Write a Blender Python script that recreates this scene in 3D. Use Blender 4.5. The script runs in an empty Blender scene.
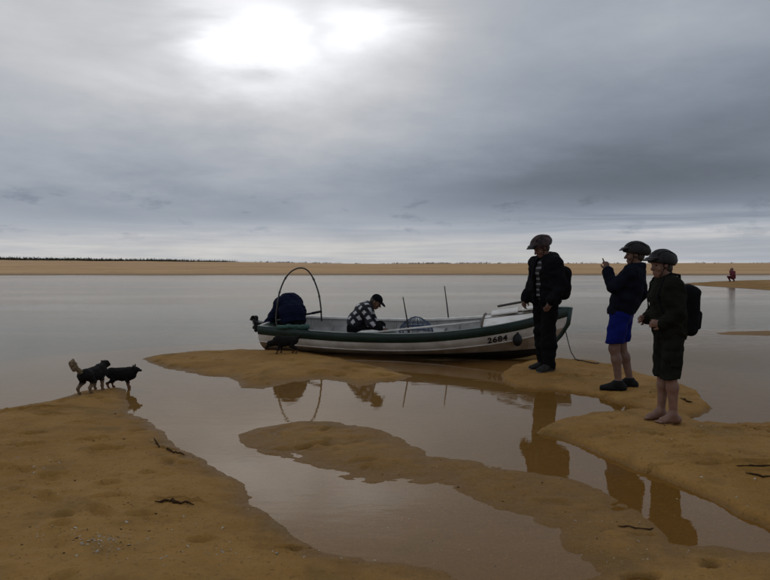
import bpy, math, random
import numpy as np
from mathutils import Vector, Matrix, Euler

random.seed(7); RNG = np.random.default_rng(7)
R = math.radians
SC = bpy.context.scene
COL = SC.collection

# ------------------------------------------------------------------ camera
CAM_H = 1.5; FPX = 640.0; W0, H0 = 770.0, 580.0; HOR = 264.0
PITCH = math.atan((H0/2-HOR)/FPX)            # looking slightly down
cam_d = bpy.data.cameras.new('camera'); cam = bpy.data.objects.new('camera', cam_d); COL.objects.link(cam)
cam.location = (0, 0, CAM_H); cam.rotation_euler = (math.pi/2-PITCH, 0, 0)
cam_d.sensor_fit = 'HORIZONTAL'; cam_d.sensor_width = 36; cam_d.lens = 36*FPX/W0
cam_d.clip_start = .05; cam_d.clip_end = 12000
SC.camera = cam
SC.cycles.use_adaptive_sampling = True; SC.cycles.adaptive_threshold = .025; SC.cycles.use_denoising = True
SC.cycles.max_bounces = 5; SC.cycles.diffuse_bounces = 2; SC.cycles.glossy_bounces = 3; SC.cycles.transparent_max_bounces = 6
SC.render.resolution_x = 1024; SC.render.resolution_y = 771

def ray(px, py):
    u = (px-W0/2)/FPX; v = -(py-H0/2)/FPX
    c, s = math.cos(PITCH), math.sin(PITCH)
    return Vector((u, c+v*s, -s+v*c))
def P(px, py, z=0.0):
    d = ray(px, py); t = (z-CAM_H)/d.z
    return Vector((d.x*t, d.y*t, z))
def PY(px, py, y):
    d = ray(px, py); t = y/d.y
    return Vector((d.x*t, y, CAM_H+d.z*t))

# ------------------------------------------------------------------ node helper
class V:
    def __init__(s, nt, sock): s.nt = nt; s.s = sock
    def _m(s, op, *a, clamp=False):
        n = s.nt.nodes.new('ShaderNodeMath'); n.operation = op; n.use_clamp = clamp
        for i, x in enumerate((s,)+a):
            if isinstance(x, V): s.nt.links.new(x.s, n.inputs[i])
            else: n.inputs[i].default_value = x
        return V(s.nt, n.outputs[0])
    def __add__(s, o): return s._m('ADD', o)
    __radd__ = __add__
    def __sub__(s, o): return s._m('SUBTRACT', o)
    def __rsub__(s, o): return (s*-1)+o
    def __mul__(s, o): return s._m('MULTIPLY', o)
    __rmul__ = __mul__
    def __truediv__(s, o): return s._m('DIVIDE', o)
    def exp(s): return s._m('EXPONENT')
    def pow(s, o): return s._m('POWER', o)
    def max(s, o): return s._m('MAXIMUM', o)
    def min(s, o): return s._m('MINIMUM', o)
    def abs(s): return s._m('ABSOLUTE')
    def step(s, a, b):
        n = s.nt.nodes.new('ShaderNodeMapRange'); n.interpolation_type = 'SMOOTHSTEP'
        s.nt.links.new(s.s, n.inputs[0]); n.inputs[1].default_value = a; n.inputs[2].default_value = b
        return V(s.nt, n.outputs[0])
def comb(nt, x, y, z=0.0):
    n = nt.nodes.new('ShaderNodeCombineXYZ')
    for i, a in enumerate((x, y, z)):
        if isinstance(a, V): nt.links.new(a.s, n.inputs[i])
        else: n.inputs[i].default_value = a
    return n.outputs[0]
def noise(nt, vec, scale, detail=4, rough=.55, dist=0.0):
    n = nt.nodes.new('ShaderNodeTexNoise'); n.inputs['Scale'].default_value = scale
    n.inputs['Detail'].default_value = detail; n.inputs['Roughness'].default_value = rough
    n.inputs['Distortion'].default_value = dist
    nt.links.new(vec, n.inputs['Vector']); return V(nt, n.outputs[0])
def sep(nt, vec):
    n = nt.nodes.new('ShaderNodeSeparateXYZ'); nt.links.new(vec, n.inputs[0])
    return [V(nt, o) for o in n.outputs]
def mixc(nt, f, a, b, blend='MIX'):
    n = nt.nodes.new('ShaderNodeMix'); n.data_type = 'RGBA'; n.blend_type = blend
    for i, x in ((0, f), (6, a), (7, b)):
        if isinstance(x, V): nt.links.new(x.s, n.inputs[i])
        elif isinstance(x, bpy.types.NodeSocket): nt.links.new(x, n.inputs[i])
        elif i == 0: n.inputs[0].default_value = x
        else: n.inputs[i].default_value = (*x[:3], 1)
    return n.outputs[2]

# ------------------------------------------------------------------ world: overcast evening sky over a Nishita sky
SUN_PX = (300, 36)
sd_ = ray(*SUN_PX).normalized()
SUN_EL = math.asin(sd_.z); SUN_AZ = math.atan2(sd_.x, sd_.y)
world = bpy.data.worlds.new('World'); SC.world = world; world.use_nodes = True
nt = world.node_tree; nt.nodes.clear()
out = nt.nodes.new('ShaderNodeOutputWorld')
sky = nt.nodes.new('ShaderNodeTexSky'); sky.sky_type = 'NISHITA'; sky.sun_disc = False
sky.sun_elevation = SUN_EL; sky.sun_rotation = SUN_AZ
bg_sky = nt.nodes.new('ShaderNodeBackground'); bg_sky.inputs[1].default_value = .05
nt.links.new(sky.outputs[0], bg_sky.inputs[0])
tc = nt.nodes.new('ShaderNodeTexCoord')
gx, gy, gz = sep(nt, tc.outputs['Generated'])
az = gx._m('ARCTAN2', gy)*(180/math.pi)                 # degrees, right positive
el = gz._m('ARCSINE')*(180/math.pi)
# wobble the sky coordinates so that no cloud edge is a clean curve
plane_v = comb(nt, gx/(gz.max(0)+.16), gy/(gz.max(0)+.16), 0.0)
big = noise(nt, plane_v, .55, 5, .58)
mid = noise(nt, plane_v, 1.7, 5, .6)
ang_v = comb(nt, az*.05, el*.16, 0.0)
soft = noise(nt, ang_v, 1.1, 4, .55, .5)
streak_v = comb(nt, az*.045, el*.95, 3.0)
streak = noise(nt, streak_v, 1.0, 6, .6, .6)
puff_v = comb(nt, az*.22, el*.62, 9.0)
puff = noise(nt, puff_v, 1.0, 5, .6)
azw = az+(soft-.5)*16
elw = el+(mid-.5)*3.2+(soft-.5)*2.5
def lobe(a0, e0, wa, we, A=azw, E=elw):
    a = (A-a0)*(1/wa); e = (E-e0)*(1/we)
    return ((a*a+e*e)*-1).exp()
def dirpx(px, py):
    d = ray(px, py).normalized(); return math.degrees(math.atan2(d.x, d.y)), math.degrees(math.asin(d.z))
base = .42+(big-.5)*.12+(mid-.5)*.14+(soft-.5)*.14
# heavy grey mass of cloud to the right, thinning towards the top left
dark1 = lobe(*dirpx(700, 140), 22, 7.5); dark2 = lobe(*dirpx(560, 185), 17, 2.6)
dark3 = lobe(*dirpx(120, 205), 13, 2.2)
base = base*(1-dark1*.47)*(1-dark2*.37)*(1-dark3*.20)*(1-az.step(14, 45)*.12)*(1+lobe(*dirpx(20, 20), 16, 7)*.18)
base = base*(1-(el.step(2.2, 6.0)*(1-el.step(6, 13)))*.06)
# pale slit above the horizon with streaks
slit = (1-el.step(1.6, 4.6))*(.4+streak.step(.36, .66)*.75)
base = base*(1+slit*.34)
slitr = lobe(*dirpx(690, 222), 12, 1.25, az, el+(streak-.5)*1.2)
base = base+slitr*.17*streak.step(.3, .65)
# small broken puffs low on the left
pf = puff.step(.56, .72)*el.step(1.2, 3.0)*(1-el.step(4.5, 8.0))
base = base*(1-pf*.22)
# thin bright place where the sun stands behind the cloud
glow = lobe(*dirpx(300, 32), 10, 6)*.26+lobe(*dirpx(290, 75), 18, 8)*.12
a1 = lobe(*dirpx(256, 38), 4.8, 3.2)*.50; a2 = lobe(*dirpx(362, 26), 4.6, 1.9)*.46
veil = .75+mid*.5
gap = lobe(*dirpx(316, 24), 2.6, 2.2)*.16
smudge = lobe(*dirpx(256, 76), 2.4, .55, az+(puff-.5)*5, el+(mid-.5)*2)*.22
lum = (base+(glow+a1+a2)*veil)*(1-smudge)*(1-gap)
lum = lum.max(.02)
cool = (1-lum.step(.2, .62))
c_col = mixc(nt, cool, (.985, .995, 1.03), (.84, .98, 1.19))
blue = (1-el.step(.3, 3.4))*az.step(2, 22)*(1-streak.step(.42, .6))
c_col = mixc(nt, (slit*.55).min(1.0)*(1-el.step(1.2, 3.6)), c_col, (1.03, 1.0, .94))
c_col2 = mixc(nt, blue*.6, c_col, (.78, .96, 1.25))
em = mixc(nt, 1.0, c_col2, c_col2, 'MULTIPLY')
vm = nt.nodes.new('ShaderNodeVectorMath'); vm.operation = 'SCALE'
nt.links.new(c_col2, vm.inputs[0]); nt.links.new(lum.s, vm.inputs['Scale'])
bg_c = nt.nodes.new('ShaderNodeBackground'); nt.links.new(vm.outputs[0], bg_c.inputs[0]); bg_c.inputs[1].default_value = 1.0
cover = 1-(blue*.16)
mx = nt.nodes.new('ShaderNodeMixShader'); nt.links.new(cover.s, mx.inputs[0])
nt.links.new(bg_sky.outputs[0], mx.inputs[1]); nt.links.new(bg_c.outputs[0], mx.inputs[2])
nt.links.new(mx.outputs[0], out.inputs[0])

sun_d = bpy.data.lights.new('sun', 'SUN'); sun_d.energy = .2; sun_d.angle = R(120); sun_d.color = (1, .95, .88)
sun = bpy.data.objects.new('sun', sun_d); COL.objects.link(sun)
sun.rotation_euler = (-sd_).to_track_quat('-Z', 'Y').to_euler()

SC.view_settings.view_transform = 'Standard'; SC.view_settings.look = 'None'
SC.view_settings.gamma = 1; SC.view_settings.exposure = 0.0; SC.view_settings.use_curve_mapping = False

# ------------------------------------------------------------------ materials
def mat(name, col, rough=.6, col2=None, nscale=8, bump=0.0, bscale=None, metal=0.0, spec=None, detail=4, coat=0.0):
    m = bpy.data.materials.new(name); m.use_nodes = True
    t = m.node_tree; b = t.nodes['Principled BSDF']
    b.inputs['Roughness'].default_value = rough; b.inputs['Metallic'].default_value = metal
    if spec is not None: b.inputs['Specular IOR Level'].default_value = spec
    b.inputs['Coat Weight'].default_value = coat
    c = t.nodes.new('ShaderNodeTexCoord').outputs['Object']
    n = noise(t, c, nscale, detail)
    col2 = col2 or tuple(x*.78 for x in col)
    t.links.new(mixc(t, n.step(.3, .7), col, col2), b.inputs['Base Color'])
    if bump:
        bp = t.nodes.new('ShaderNodeBump'); bp.inputs['Strength'].default_value = bump; bp.inputs['Distance'].default_value = .01
        t.links.new(noise(t, c, bscale or nscale*4, 4).s, bp.inputs['Height']); t.links.new(bp.outputs[0], b.inputs['Normal'])
    return m

def sand_mat(name, wet_c, damp_c, dry_c, far=False):
    m = bpy.data.materials.new(name); m.use_nodes = True; t = m.node_tree; b = t.nodes['Principled BSDF']
    g = t.nodes.new('ShaderNodeNewGeometry').outputs['Position']
    x, y, z = sep(t, g)
    n1 = noise(t, g, .9, 4, .6); n2 = noise(t, g, 6, 4, .65); n3 = noise(t, g, 160, 2, .7); n4 = noise(t, g, 38, 2, .6)
    wet = 1-((z+(n2-.5)*.02+(n1-.5)*.02).step(-.004, .04))
    c1 = mixc(t, n1.step(.35, .65), damp_c, dry_c)
    c1 = mixc(t, z.step(.15, .2), c1, (.50, .29, .115))      # high dry crest of the far bar
    c2 = mixc(t, wet, c1, wet_c)
    c3 = mixc(t, n3.step(.45, .8)*.38, c2, tuple(v*2.1 for v in damp_c))
    c4 = mixc(t, (1-n3.step(.2, .42))*.5, c3, tuple(v*.45 for v in damp_c))
    c5 = mixc(t, n2.step(.5, .75)*.45, c4, tuple(v*.62 for v in damp_c))
    c5 = mixc(t, n4.step(.56, .74)*.55, c5, tuple(v*.5 for v in damp_c))
    c5 = mixc(t, (1-n4.step(.26, .42))*.3, c5, tuple(v*1.6 for v in damp_c))
    n5 = noise(t, g, 2.3, 3, .6)
    c5 = mixc(t, n5.step(.5, .72)*.55, c5, tuple(v*k for v, k in zip(damp_c, (.62, .72, .85))))
    silt = 1-z.step(-.6, -.12)
    c6 = mixc(t, silt*.85, c5, (.045, .047, .045))
    t.links.new(c6, b.inputs['Base Color'])
    rr = .85-wet*.30+(n2-.5)*.16
    t.links.new(rr.s, b.inputs['Roughness'])
    b.inputs['Specular IOR Level'].default_value = .13
    bp = t.nodes.new('ShaderNodeBump'); bp.inputs['Strength'].default_value = .8; bp.inputs['Distance'].default_value = .018
    rip = noise(t, comb(t, x*.6, y*2.2, 0), 7, 3, .55)
    hh = n3*.12+n4*.40+n2*.5+rip*.4
    t.links.new(hh.s, bp.inputs['Height']); t.links.new(bp.outputs[0], b.inputs['Normal'])
    return m
M_sand = sand_mat('sand', (.178, .092, .024), (.262, .135, .034), (.345, .190, .058))

def far_sand_mat():
    m = bpy.data.materials.new('dry_beach_sand'); m.use_nodes = True; t = m.node_tree; b = t.nodes['Principled BSDF']
    g = t.nodes.new('ShaderNodeNewGeometry').outputs['Position']
    x, y, z = sep(t, g)
    n1 = noise(t, comb(t, x*.05, y*.25, z*1.5), 1, 6, .6); n2 = noise(t, comb(t, x*.4, y*.8, z*2), 1, 5, .65)
    c = mixc(t, n1.step(.3, .7), (.60, .340, .135), (.48, .265, .100))
    c = mixc(t, n2.step(.5, .75)*.6, c, (.26, .17, .08))
    n3 = noise(t, comb(t, x*.02, y*.09, z*4), 1, 4, .6)
    c = mixc(t, n3.step(.45, .65)*.45, c, (.64, .40, .20))
    c = mixc(t, (1-z.step(.03, .28)), c, (.24, .15, .07))
    t.links.new(c, b.inputs['Base Color']); b.inputs['Roughness'].default_value = .85
    return m
M_far = far_sand_mat()

def water_mat():
    m = bpy.data.materials.new('still_water'); m.use_nodes = True; t = m.node_tree; t.nodes.clear()
    o = t.nodes.new('ShaderNodeOutputMaterial')
    g = t.nodes.new('ShaderNodeNewGeometry').outputs['Position']
    x, y, z = sep(t, g)
    openw = y.step(9.6, 14)
    farw = y.step(14, 60)
    r1 = noise(t, comb(t, x*1.0, y*2.4, 0), 3.0, 3, .5)
    r2 = noise(t, comb(t, x*1.3, y*3.2, 4), 13, 2, .5)
    patch = noise(t, comb(t, x*.06, y*.30, 7), 1, 2, .55).step(.38, .66)
    amp = .075+openw*(.26+patch*.6)
    h = (r1*1.0+r2*.12)*amp
    bp = t.nodes.new('ShaderNodeBump'); bp.inputs['Strength'].default_value = 1.0; bp.inputs['Distance'].default_value = .012
    bf = V(t, t.nodes.new('ShaderNodeNewGeometry').outputs['Backfacing'])
    t.links.new(h.s, bp.inputs['Height'])
    fr = t.nodes.new('ShaderNodeFresnel'); t.links.new((1.333-bf*.583).s, fr.inputs['IOR']);   # the same air-to-water loss both ways (rays are not bent)
    t.links.new(bp.outputs[0], fr.inputs['Normal'])
    gl = t.nodes.new('ShaderNodeBsdfGlossy'); t.links.new(bp.outputs[0], gl.inputs['Normal'])
    rg = .012+openw*.04+farw*.06+patch*openw*.05
    t.links.new(rg.s, gl.inputs['Roughness'])
    gl.inputs['Color'].default_value = (.80, .765, .715, 1)
    tr = t.nodes.new('ShaderNodeBsdfTransparent'); tr.inputs['Color'].default_value = (.97, .885, .66, 1)
    mx = t.nodes.new('ShaderNodeMixShader'); t.links.new(fr.outputs[0], mx.inputs[0])
    t.links.new(tr.outputs[0], mx.inputs[1]); t.links.new(gl.outputs[0], mx.inputs[2])
    t.links.new(mx.outputs[0], o.inputs[0])
    return m
M_water = water_mat()

M = dict(
    hull=mat('hull_white_paint', (.72, .70, .66), .42, (.50, .46, .40), 3, .15, detail=8),
    hull_low=mat('hull_shaded_paint', (.44, .37, .29), .5, (.24, .18, .12), 3, .2, detail=8),  # tan colour paints in the shade and sand reflection on the lower hull
    green=mat('green_boat_paint', (.004, .026, .019), .42, (.003, .015, .012), 6, .1),
    black_paint=mat('black_bottom_paint', (.012, .011, .011), .6, (.022, .018, .016), 6, .2),
    deck=mat('deck_white_paint', (.74, .71, .66), .5, (.60, .56, .50), 7, .15),
    inner=mat('boat_inside_paint', (.44, .43, .41), .6, (.30, .29, .27), 5, .15),
    wood=mat('weathered_wood', (.12, .08, .05), .7, (.07, .045, .03), 12, .3),
    cowl=mat('navy_cowl_paint', (.008, .011, .030), .42, (.006, .008, .02), 5, .0, spec=.22),
    blackp=mat('black_plastic', (.007, .007, .008), .5, (.012, .012, .012), 12, .1, spec=.25),
    steel=mat('dark_metal', (.12, .12, .12), .4, (.07, .07, .07), 15, .1, metal=.8),
    decal=mat('white_lettering', (.6, .6, .6), .5),
    digits=mat('black_lettering', (.01, .01, .01), .5),
    rope=mat('old_rope', (.09, .075, .06), .85, (.05, .04, .03), 40, .4),
    cane=mat('dark_cane', (.035, .03, .028), .6, (.06, .05, .045), 20, .2),
    bluenet=mat('blue_net', (.035, .06, .13), .7, (.06, .09, .14), 30, .3),
    greennet=mat('green_net', (.012, .075, .05), .75, (.02, .05, .04), 30, .5),
    skin=mat('skin', (.17, .088, .058), .6, (.12, .058, .04), 18, .08, 60),
    skin_f=mat('skin_fair', (.22, .115, .078), .6, (.16, .08, .055), 18, .08, 60),
    lips=mat('lips', (.22, .08, .07), .5), eye=mat('eye_dark', (.02, .015, .012), .2),
    hair=mat('dark_hair', (.02, .014, .01), .6, (.035, .022, .014), 60, .4),
    black_cloth=mat('black_cloth', (.006, .006, .008), .9, (.010, .010, .012), 10, .35, 90, spec=.05),
    navy_cloth=mat('navy_cloth', (.006, .007, .014), .9, (.010, .011, .018), 10, .35, 90, spec=.05),
    olive_cloth=mat('dark_olive_cloth', (.010, .011, .008), .9, (.015, .015, .011), 10, .35, 90, spec=.05),
    trousers=mat('black_trousers', (.006, .006, .007), .9, (.009, .009, .010), 10, .35, 80, spec=.05),
    blue_cloth=mat('blue_shorts', (.005, .011, .13), .85, (.004, .008, .09), 8, .3, 70, spec=.1),
    navy_coat=mat('navy_coat', (.005, .007, .022), .88, (.008, .011, .030), 9, .35, 80, spec=.1),
    shorts=mat('dark_cargo_shorts', (.010, .011, .009), .9, (.016, .016, .012), 10, .4, 70, spec=.05),
    shoe=mat('black_shoe', (.007, .007, .007), .75, (.012, .011, .011), 16, .2, spec=.15),
    shoe_g=mat('grey_shoe', (.03, .028, .025), .75, (.016, .015, .014), 16, .2, spec=.15), sole=mat('pale_sole', (.16, .15, .14), .7),
    helmet=mat('dark_helmet', (.006, .006, .007), .5, (.018, .015, .016), 26, .0, spec=.2),
    helmet_r=mat('grey_red_helmet', (.008, .007, .008), .5, (.075, .042, .042), 18, .0, spec=.2),
    pack=mat('black_backpack', (.006, .006, .007), .85, (.009, .009, .011), 14, .4, 100, spec=.05),
    red_cloth=mat('dark_red_cloth', (.13, .012, .025), .85, (.08, .008, .015), 10, .3),
    strap=mat('strap_black', (.007, .007, .008), .85, spec=.1),
    shell=mat('shell', (.46, .41, .33), .6, (.26, .20, .13), 30), seaweed=mat('dark_seaweed', (.040, .022, .009), .85, (.07, .038, .016), 60, .5, spec=.08),
    scrub=mat('dune_scrub', (.022, .026, .012), .9, (.045, .042, .022), .3),
    scrub_far=mat('far_scrub', (.03, .036, .034), .9, (.05, .05, .045), .02),
)
def plaid_mat():
    m = bpy.data.materials.new('plaid_cloth'); m.use_nodes = True; t = m.node_tree; b = t.nodes['Principled BSDF']
    c = t.nodes.new('ShaderNodeTexCoord').outputs['Object']; x, y, z = sep(t, c)
    w = noise(t, c, 9, 3)
    def band(v): return (v*48+w*1.4)._m('SINE').step(-.2, .2)
    q1 = band(x*.8+z*.62+y*.2); q2 = band(z*.8-x*.6+y*.5)
    f = q1*q2
    t.links.new(mixc(t, f, (.010, .010, .016), (.50, .49, .50)), b.inputs['Base Color']); b.inputs['Roughness'].default_value = .85
    return m
def stripe_mat():
    m = bpy.data.materials.new('striped_knit'); m.use_nodes = True; t = m.node_tree; b = t.nodes['Principled BSDF']
    c = t.nodes.new('ShaderNodeTexCoord').outputs['Object']; x, y, z = sep(t, c)
    w = noise(t, c, 12, 3)
    f = (z*(2*math.pi/.070)+w*1.0)._m('SINE').step(.25, .7)
    t.links.new(mixc(t, f, (.012, .012, .015), (.20, .20, .215)), b.inputs['Base Color']); b.inputs['Roughness'].default_value = .85
    return m
def dog_mat(name, tan_z, tan=(.20, .115, .05), belly=(.30, .24, .17)):
    m = bpy.data.materials.new(name); m.use_nodes = True; t = m.node_tree; b = t.nodes['Principled BSDF']
    c = t.nodes.new('ShaderNodeTexCoord').outputs['Object']; x, y, z = sep(t, c)
    n = noise(t, c, 14, 4); n2 = noise(t, c, 70, 3, .7)
    f = 1-(z+(n-.5)*.06).step(tan_z-.02, tan_z+.02)
    k = mixc(t, n2.step(.3, .7), (.005, .005, .005), (.013, .011, .010)); b.inputs['Specular IOR Level'].default_value = .12
    tn = mixc(t, n2.step(.3, .7), tan, belly)
    t.links.new(mixc(t, f, k, tn), b.inputs['Base Color']); b.inputs['Roughness'].default_value = .8
    bp = t.nodes.new('ShaderNodeBump'); bp.inputs['Strength'].default_value = .6; bp.inputs['Distance'].default_value = .008
    t.links.new(noise(t, c, 110, 3, .7).s, bp.inputs['Height']); t.links.new(bp.outputs[0], b.inputs['Normal'])
    return m
M['plaid'] = plaid_mat(); M['stripe'] = stripe_mat()

# ------------------------------------------------------------------ object helpers
def link(name, me, m=None, parent=None):
    o = bpy.data.objects.new(name, me); COL.objects.link(o)
    if m is not None:
        for k in (m if isinstance(m, (list, tuple)) else [m]): me.materials.append(k)
    if parent is not None: o.parent = parent
    return o
def tag(o, label=None, cat=None, group=None, kind=None):
    if label: o['label'] = label
    if cat: o['category'] = cat
    if group: o['group'] = group
    if kind: o['kind'] = kind
    return o
def empty(name, loc, rot=(0, 0, 0)):
    o = bpy.data.objects.new(name, None); COL.objects.link(o); o.location = loc; o.rotation_euler = rot
    o.empty_display_size = .1; return o
def mesh(name, vs, fs, smooth=True, mi=None):
    me = bpy.data.meshes.new(name); me.from_pydata([tuple(v) for v in vs], [], [tuple(f) for f in fs]); me.update()
    if smooth: me.polygons.foreach_set('use_smooth', [True]*len(me.polygons))
    if mi is not None: me.polygons.foreach_set('material_index', mi)
    return me
def np_mesh(name, v, q, smooth=True):
    me = bpy.data.meshes.new(name); v = np.asarray(v, np.float32); q = np.asarray(q, np.int32)
    me.vertices.add(len(v)); me.vertices.foreach_set('co', v.ravel())
    me.loops.add(q.size); me.loops.foreach_set('vertex_index', q.ravel())
    me.polygons.add(len(q)); me.polygons.foreach_set('loop_start', np.arange(0, q.size, q.shape[1], dtype=np.int32))
    me.update(calc_edges=True); me.validate()
    if smooth: me.polygons.foreach_set('use_smooth', np.ones(len(q), bool))
    return me
class MB:
    def __init__(s): s.v = []; s.f = []
    def add(s, vs, fs):
        k = len(s.v); s.v += [tuple(v) for v in vs]; s.f += [tuple(i+k for i in f) for f in fs]
    def box(s, c, size, rot=None):
        M3 = rot.to_matrix() if rot is not None else Matrix.Identity(3)
        vs = [Vector(c)+M3@Vector((sx*size[0]/2, sy*size[1]/2, sz*size[2]/2)) for sx in (-1, 1) for sy in (-1, 1) for sz in (-1, 1)]
        s.add(vs, [(0, 1, 3, 2), (4, 6, 7, 5), (0, 4, 5, 1), (2, 3, 7, 6), (0, 2, 6, 4), (1, 5, 7, 3)])
    def tube(s, pts, rad, n=8, cap=True):
        pts = [Vector(p) for p in pts]; rads = rad if isinstance(rad, (list, tuple)) else [rad]*len(pts)
        up = Vector((.13, .31, .94)).normalized(); vs = []; fs = []
        for i, p in enumerate(pts):
            d = (pts[min(i+1, len(pts)-1)]-pts[max(i-1, 0)]).normalized()
            a = d.cross(up)
            if a.length < .05: a = d.cross(Vector((1, 0, 0)))
            a.normalize(); b = d.cross(a); up = -b if up.dot(b) < 0 else b
            up = Vector((.13, .31, .94)).normalized()
            for k in range(n):
                t = 2*math.pi*k/n; vs.append(p+(a*math.cos(t)+b*math.sin(t))*rads[i])
        for i in range(len(pts)-1):
            for k in range(n):
                fs.append((i*n+k, i*n+(k+1) % n, (i+1)*n+(k+1) % n, (i+1)*n+k))
        if cap: fs.append(tuple(range(n-1, -1, -1))); fs.append(tuple((len(pts)-1)*n+k for k in range(n)))
        s.add(vs, fs)
    def build(s, name, m, parent=None, smooth=False, bevel=0.0):
        o = link(name, mesh(name, s.v, s.f, smooth), m, parent)
        if bevel:
            b = o.modifiers.new('bevel', 'BEVEL'); b.width = bevel; b.segments = 2; b.limit_method = 'ANGLE'
        return o

# ------------------------------------------------------------------ implicit surfaces (smooth unions) -> one continuous mesh
class SDF:
    """rounded cones, ellipsoids and boxes blended smoothly, then meshed with surface nets"""
    def __init__(s, res=.008): s.res = res; s.ops = []; s.lo = np.full(3, 1e9); s.hi = np.full(3, -1e9); s.wr = None
    def _bb(s, lo, hi, grow):
        if grow: s.lo = np.minimum(s.lo, lo); s.hi = np.maximum(s.hi, hi)
    def cone(s, a, b, ra, rb, k=.02, sq=None, mode='u'):
        a = np.array(a, float); b = np.array(b, float); r = max(ra, rb)*(max(1, sq[1]) if sq else 1)
        s._bb(np.minimum(a, b)-r, np.maximum(a, b)+r, mode == 'u'); s.ops.append((mode, 'cone', (a, b, ra, rb, sq), k, np.minimum(a, b)-r, np.maximum(a, b)+r)); return s
    def chain(s, pts, rs, k=.02, sq=None):
        for i in range(len(pts)-1): s.cone(pts[i], pts[i+1], rs[i], rs[i+1], k, sq)
        return s
    def ell(s, c, r, rot=None, k=.02, mode='u'):
        c = np.array(c, float); r = np.array(r, float); m = max(r)
        s._bb(c-m, c+m, mode == 'u'); s.ops.append((mode, 'ell', (c, r, rot), k, c-m, c+m)); return s
    def box(s, c, h, rd, rot=None, k=.02, mode='u'):
        c = np.array(c, float); h = np.array(h, float); m = np.linalg.norm(h)
        s._bb(c-m, c+m, mode == 'u'); s.ops.append((mode, 'box', (c, h, rd, rot), k, c-m, c+m)); return s
    def cut(s, p, n):
        n = np.array(n, float); n /= np.linalg.norm(n); s.ops.append(('c', 'plane', (np.array(p, float), n), 0, None, None)); return s
    def wrinkle(s, amp, freq, seed=0): s.wr = (amp, freq, seed); return s
    def mesh(s, name):
        h = s.res; pad = 4*h; lo = s.lo-pad; n = np.ceil((s.hi+pad-lo)/h).astype(int)+1
        ax = [lo[i]+h*np.arange(n[i]) for i in range(3)]
        F = np.full(n, .2, np.float32)
        for mode, kind, a, k, blo, bhi in s.ops:
            if blo is None: sl = (slice(None),)*3
            else:
                m = k+4*h; i0 = np.clip(np.floor((blo-m-lo)/h).astype(int), 0, n-1); i1 = np.clip(np.ceil((bhi+m-lo)/h).astype(int)+1, 1, n)
                if (i1 <= i0).any(): continue
                sl = tuple(slice(i0[i], i1[i]) for i in range(3))
            X = np.stack(np.meshgrid(*(ax[i][sl[i]] for i in range(3)), indexing='ij'), -1).astype(np.float32)
            if kind == 'cone':
                A, B, ra, rb, sq = a; p = X-A; ba = B-A
                t = np.clip((p@ba)/max(ba@ba, 1e-9), 0, 1); q = p-t[..., None]*ba
                if sq is not None:
                    w = np.array(sq[0], float); w /= np.linalg.norm(w); q = q-(q@w)[..., None]*w*(1-1/sq[1])
                d = np.linalg.norm(q, axis=-1)-(ra+(rb-ra)*t)
            elif kind == 'ell':
                c, r, rot = a; p = X-c
                if rot is not None: p = p@np.array(rot)
                k0 = np.linalg.norm(p/r, axis=-1); k1 = np.linalg.norm(p/(r*r), axis=-1)+1e-9; d = k0*(k0-1)/k1
                d = np.where(k0 < 1e-3, -min(r), d)
            elif kind == 'box':
                c, hh, rd, rot = a; p = X-c
                if rot is not None: p = p@np.array(rot)
                q = np.abs(p)-(hh-rd); d = np.linalg.norm(np.maximum(q, 0), axis=-1)+np.minimum(q.max(-1), 0)-rd
            elif kind == 'plane':
                p0, nn = a; d = -((X-p0)@nn)
            f = F[sl]
            if mode == 'u':
                if k > 0:
                    hh = np.clip(.5+.5*(d-f)/k, 0, 1); F[sl] = d*(1-hh)+f*hh-k*hh*(1-hh)
                else: F[sl] = np.minimum(f, d)
            elif mode == 's':
                F[sl] = np.maximum(f, -d)
            elif mode == 'c': F[sl] = np.maximum(f, -d)
        if s.wr:
            amp, fr, seed = s.wr; rg = np.random.default_rng(seed)
            X = np.stack(np.meshgrid(*ax, indexing='ij'), -1).astype(np.float32); w = 0
            for i in range(5):
                v = rg.normal(size=3); v /= np.linalg.norm(v); v[2] *= 1.6
                w = w+np.sin((X@v.astype(np.float32))*fr*(.6+.35*i)+rg.uniform(0, 6)+1.3*np.sin((X@rg.normal(size=3).astype(np.float32))*fr*.35))/(1+.3*i)
            F = F+amp*w/2.2
        return nets(name, F, lo, h)
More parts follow.
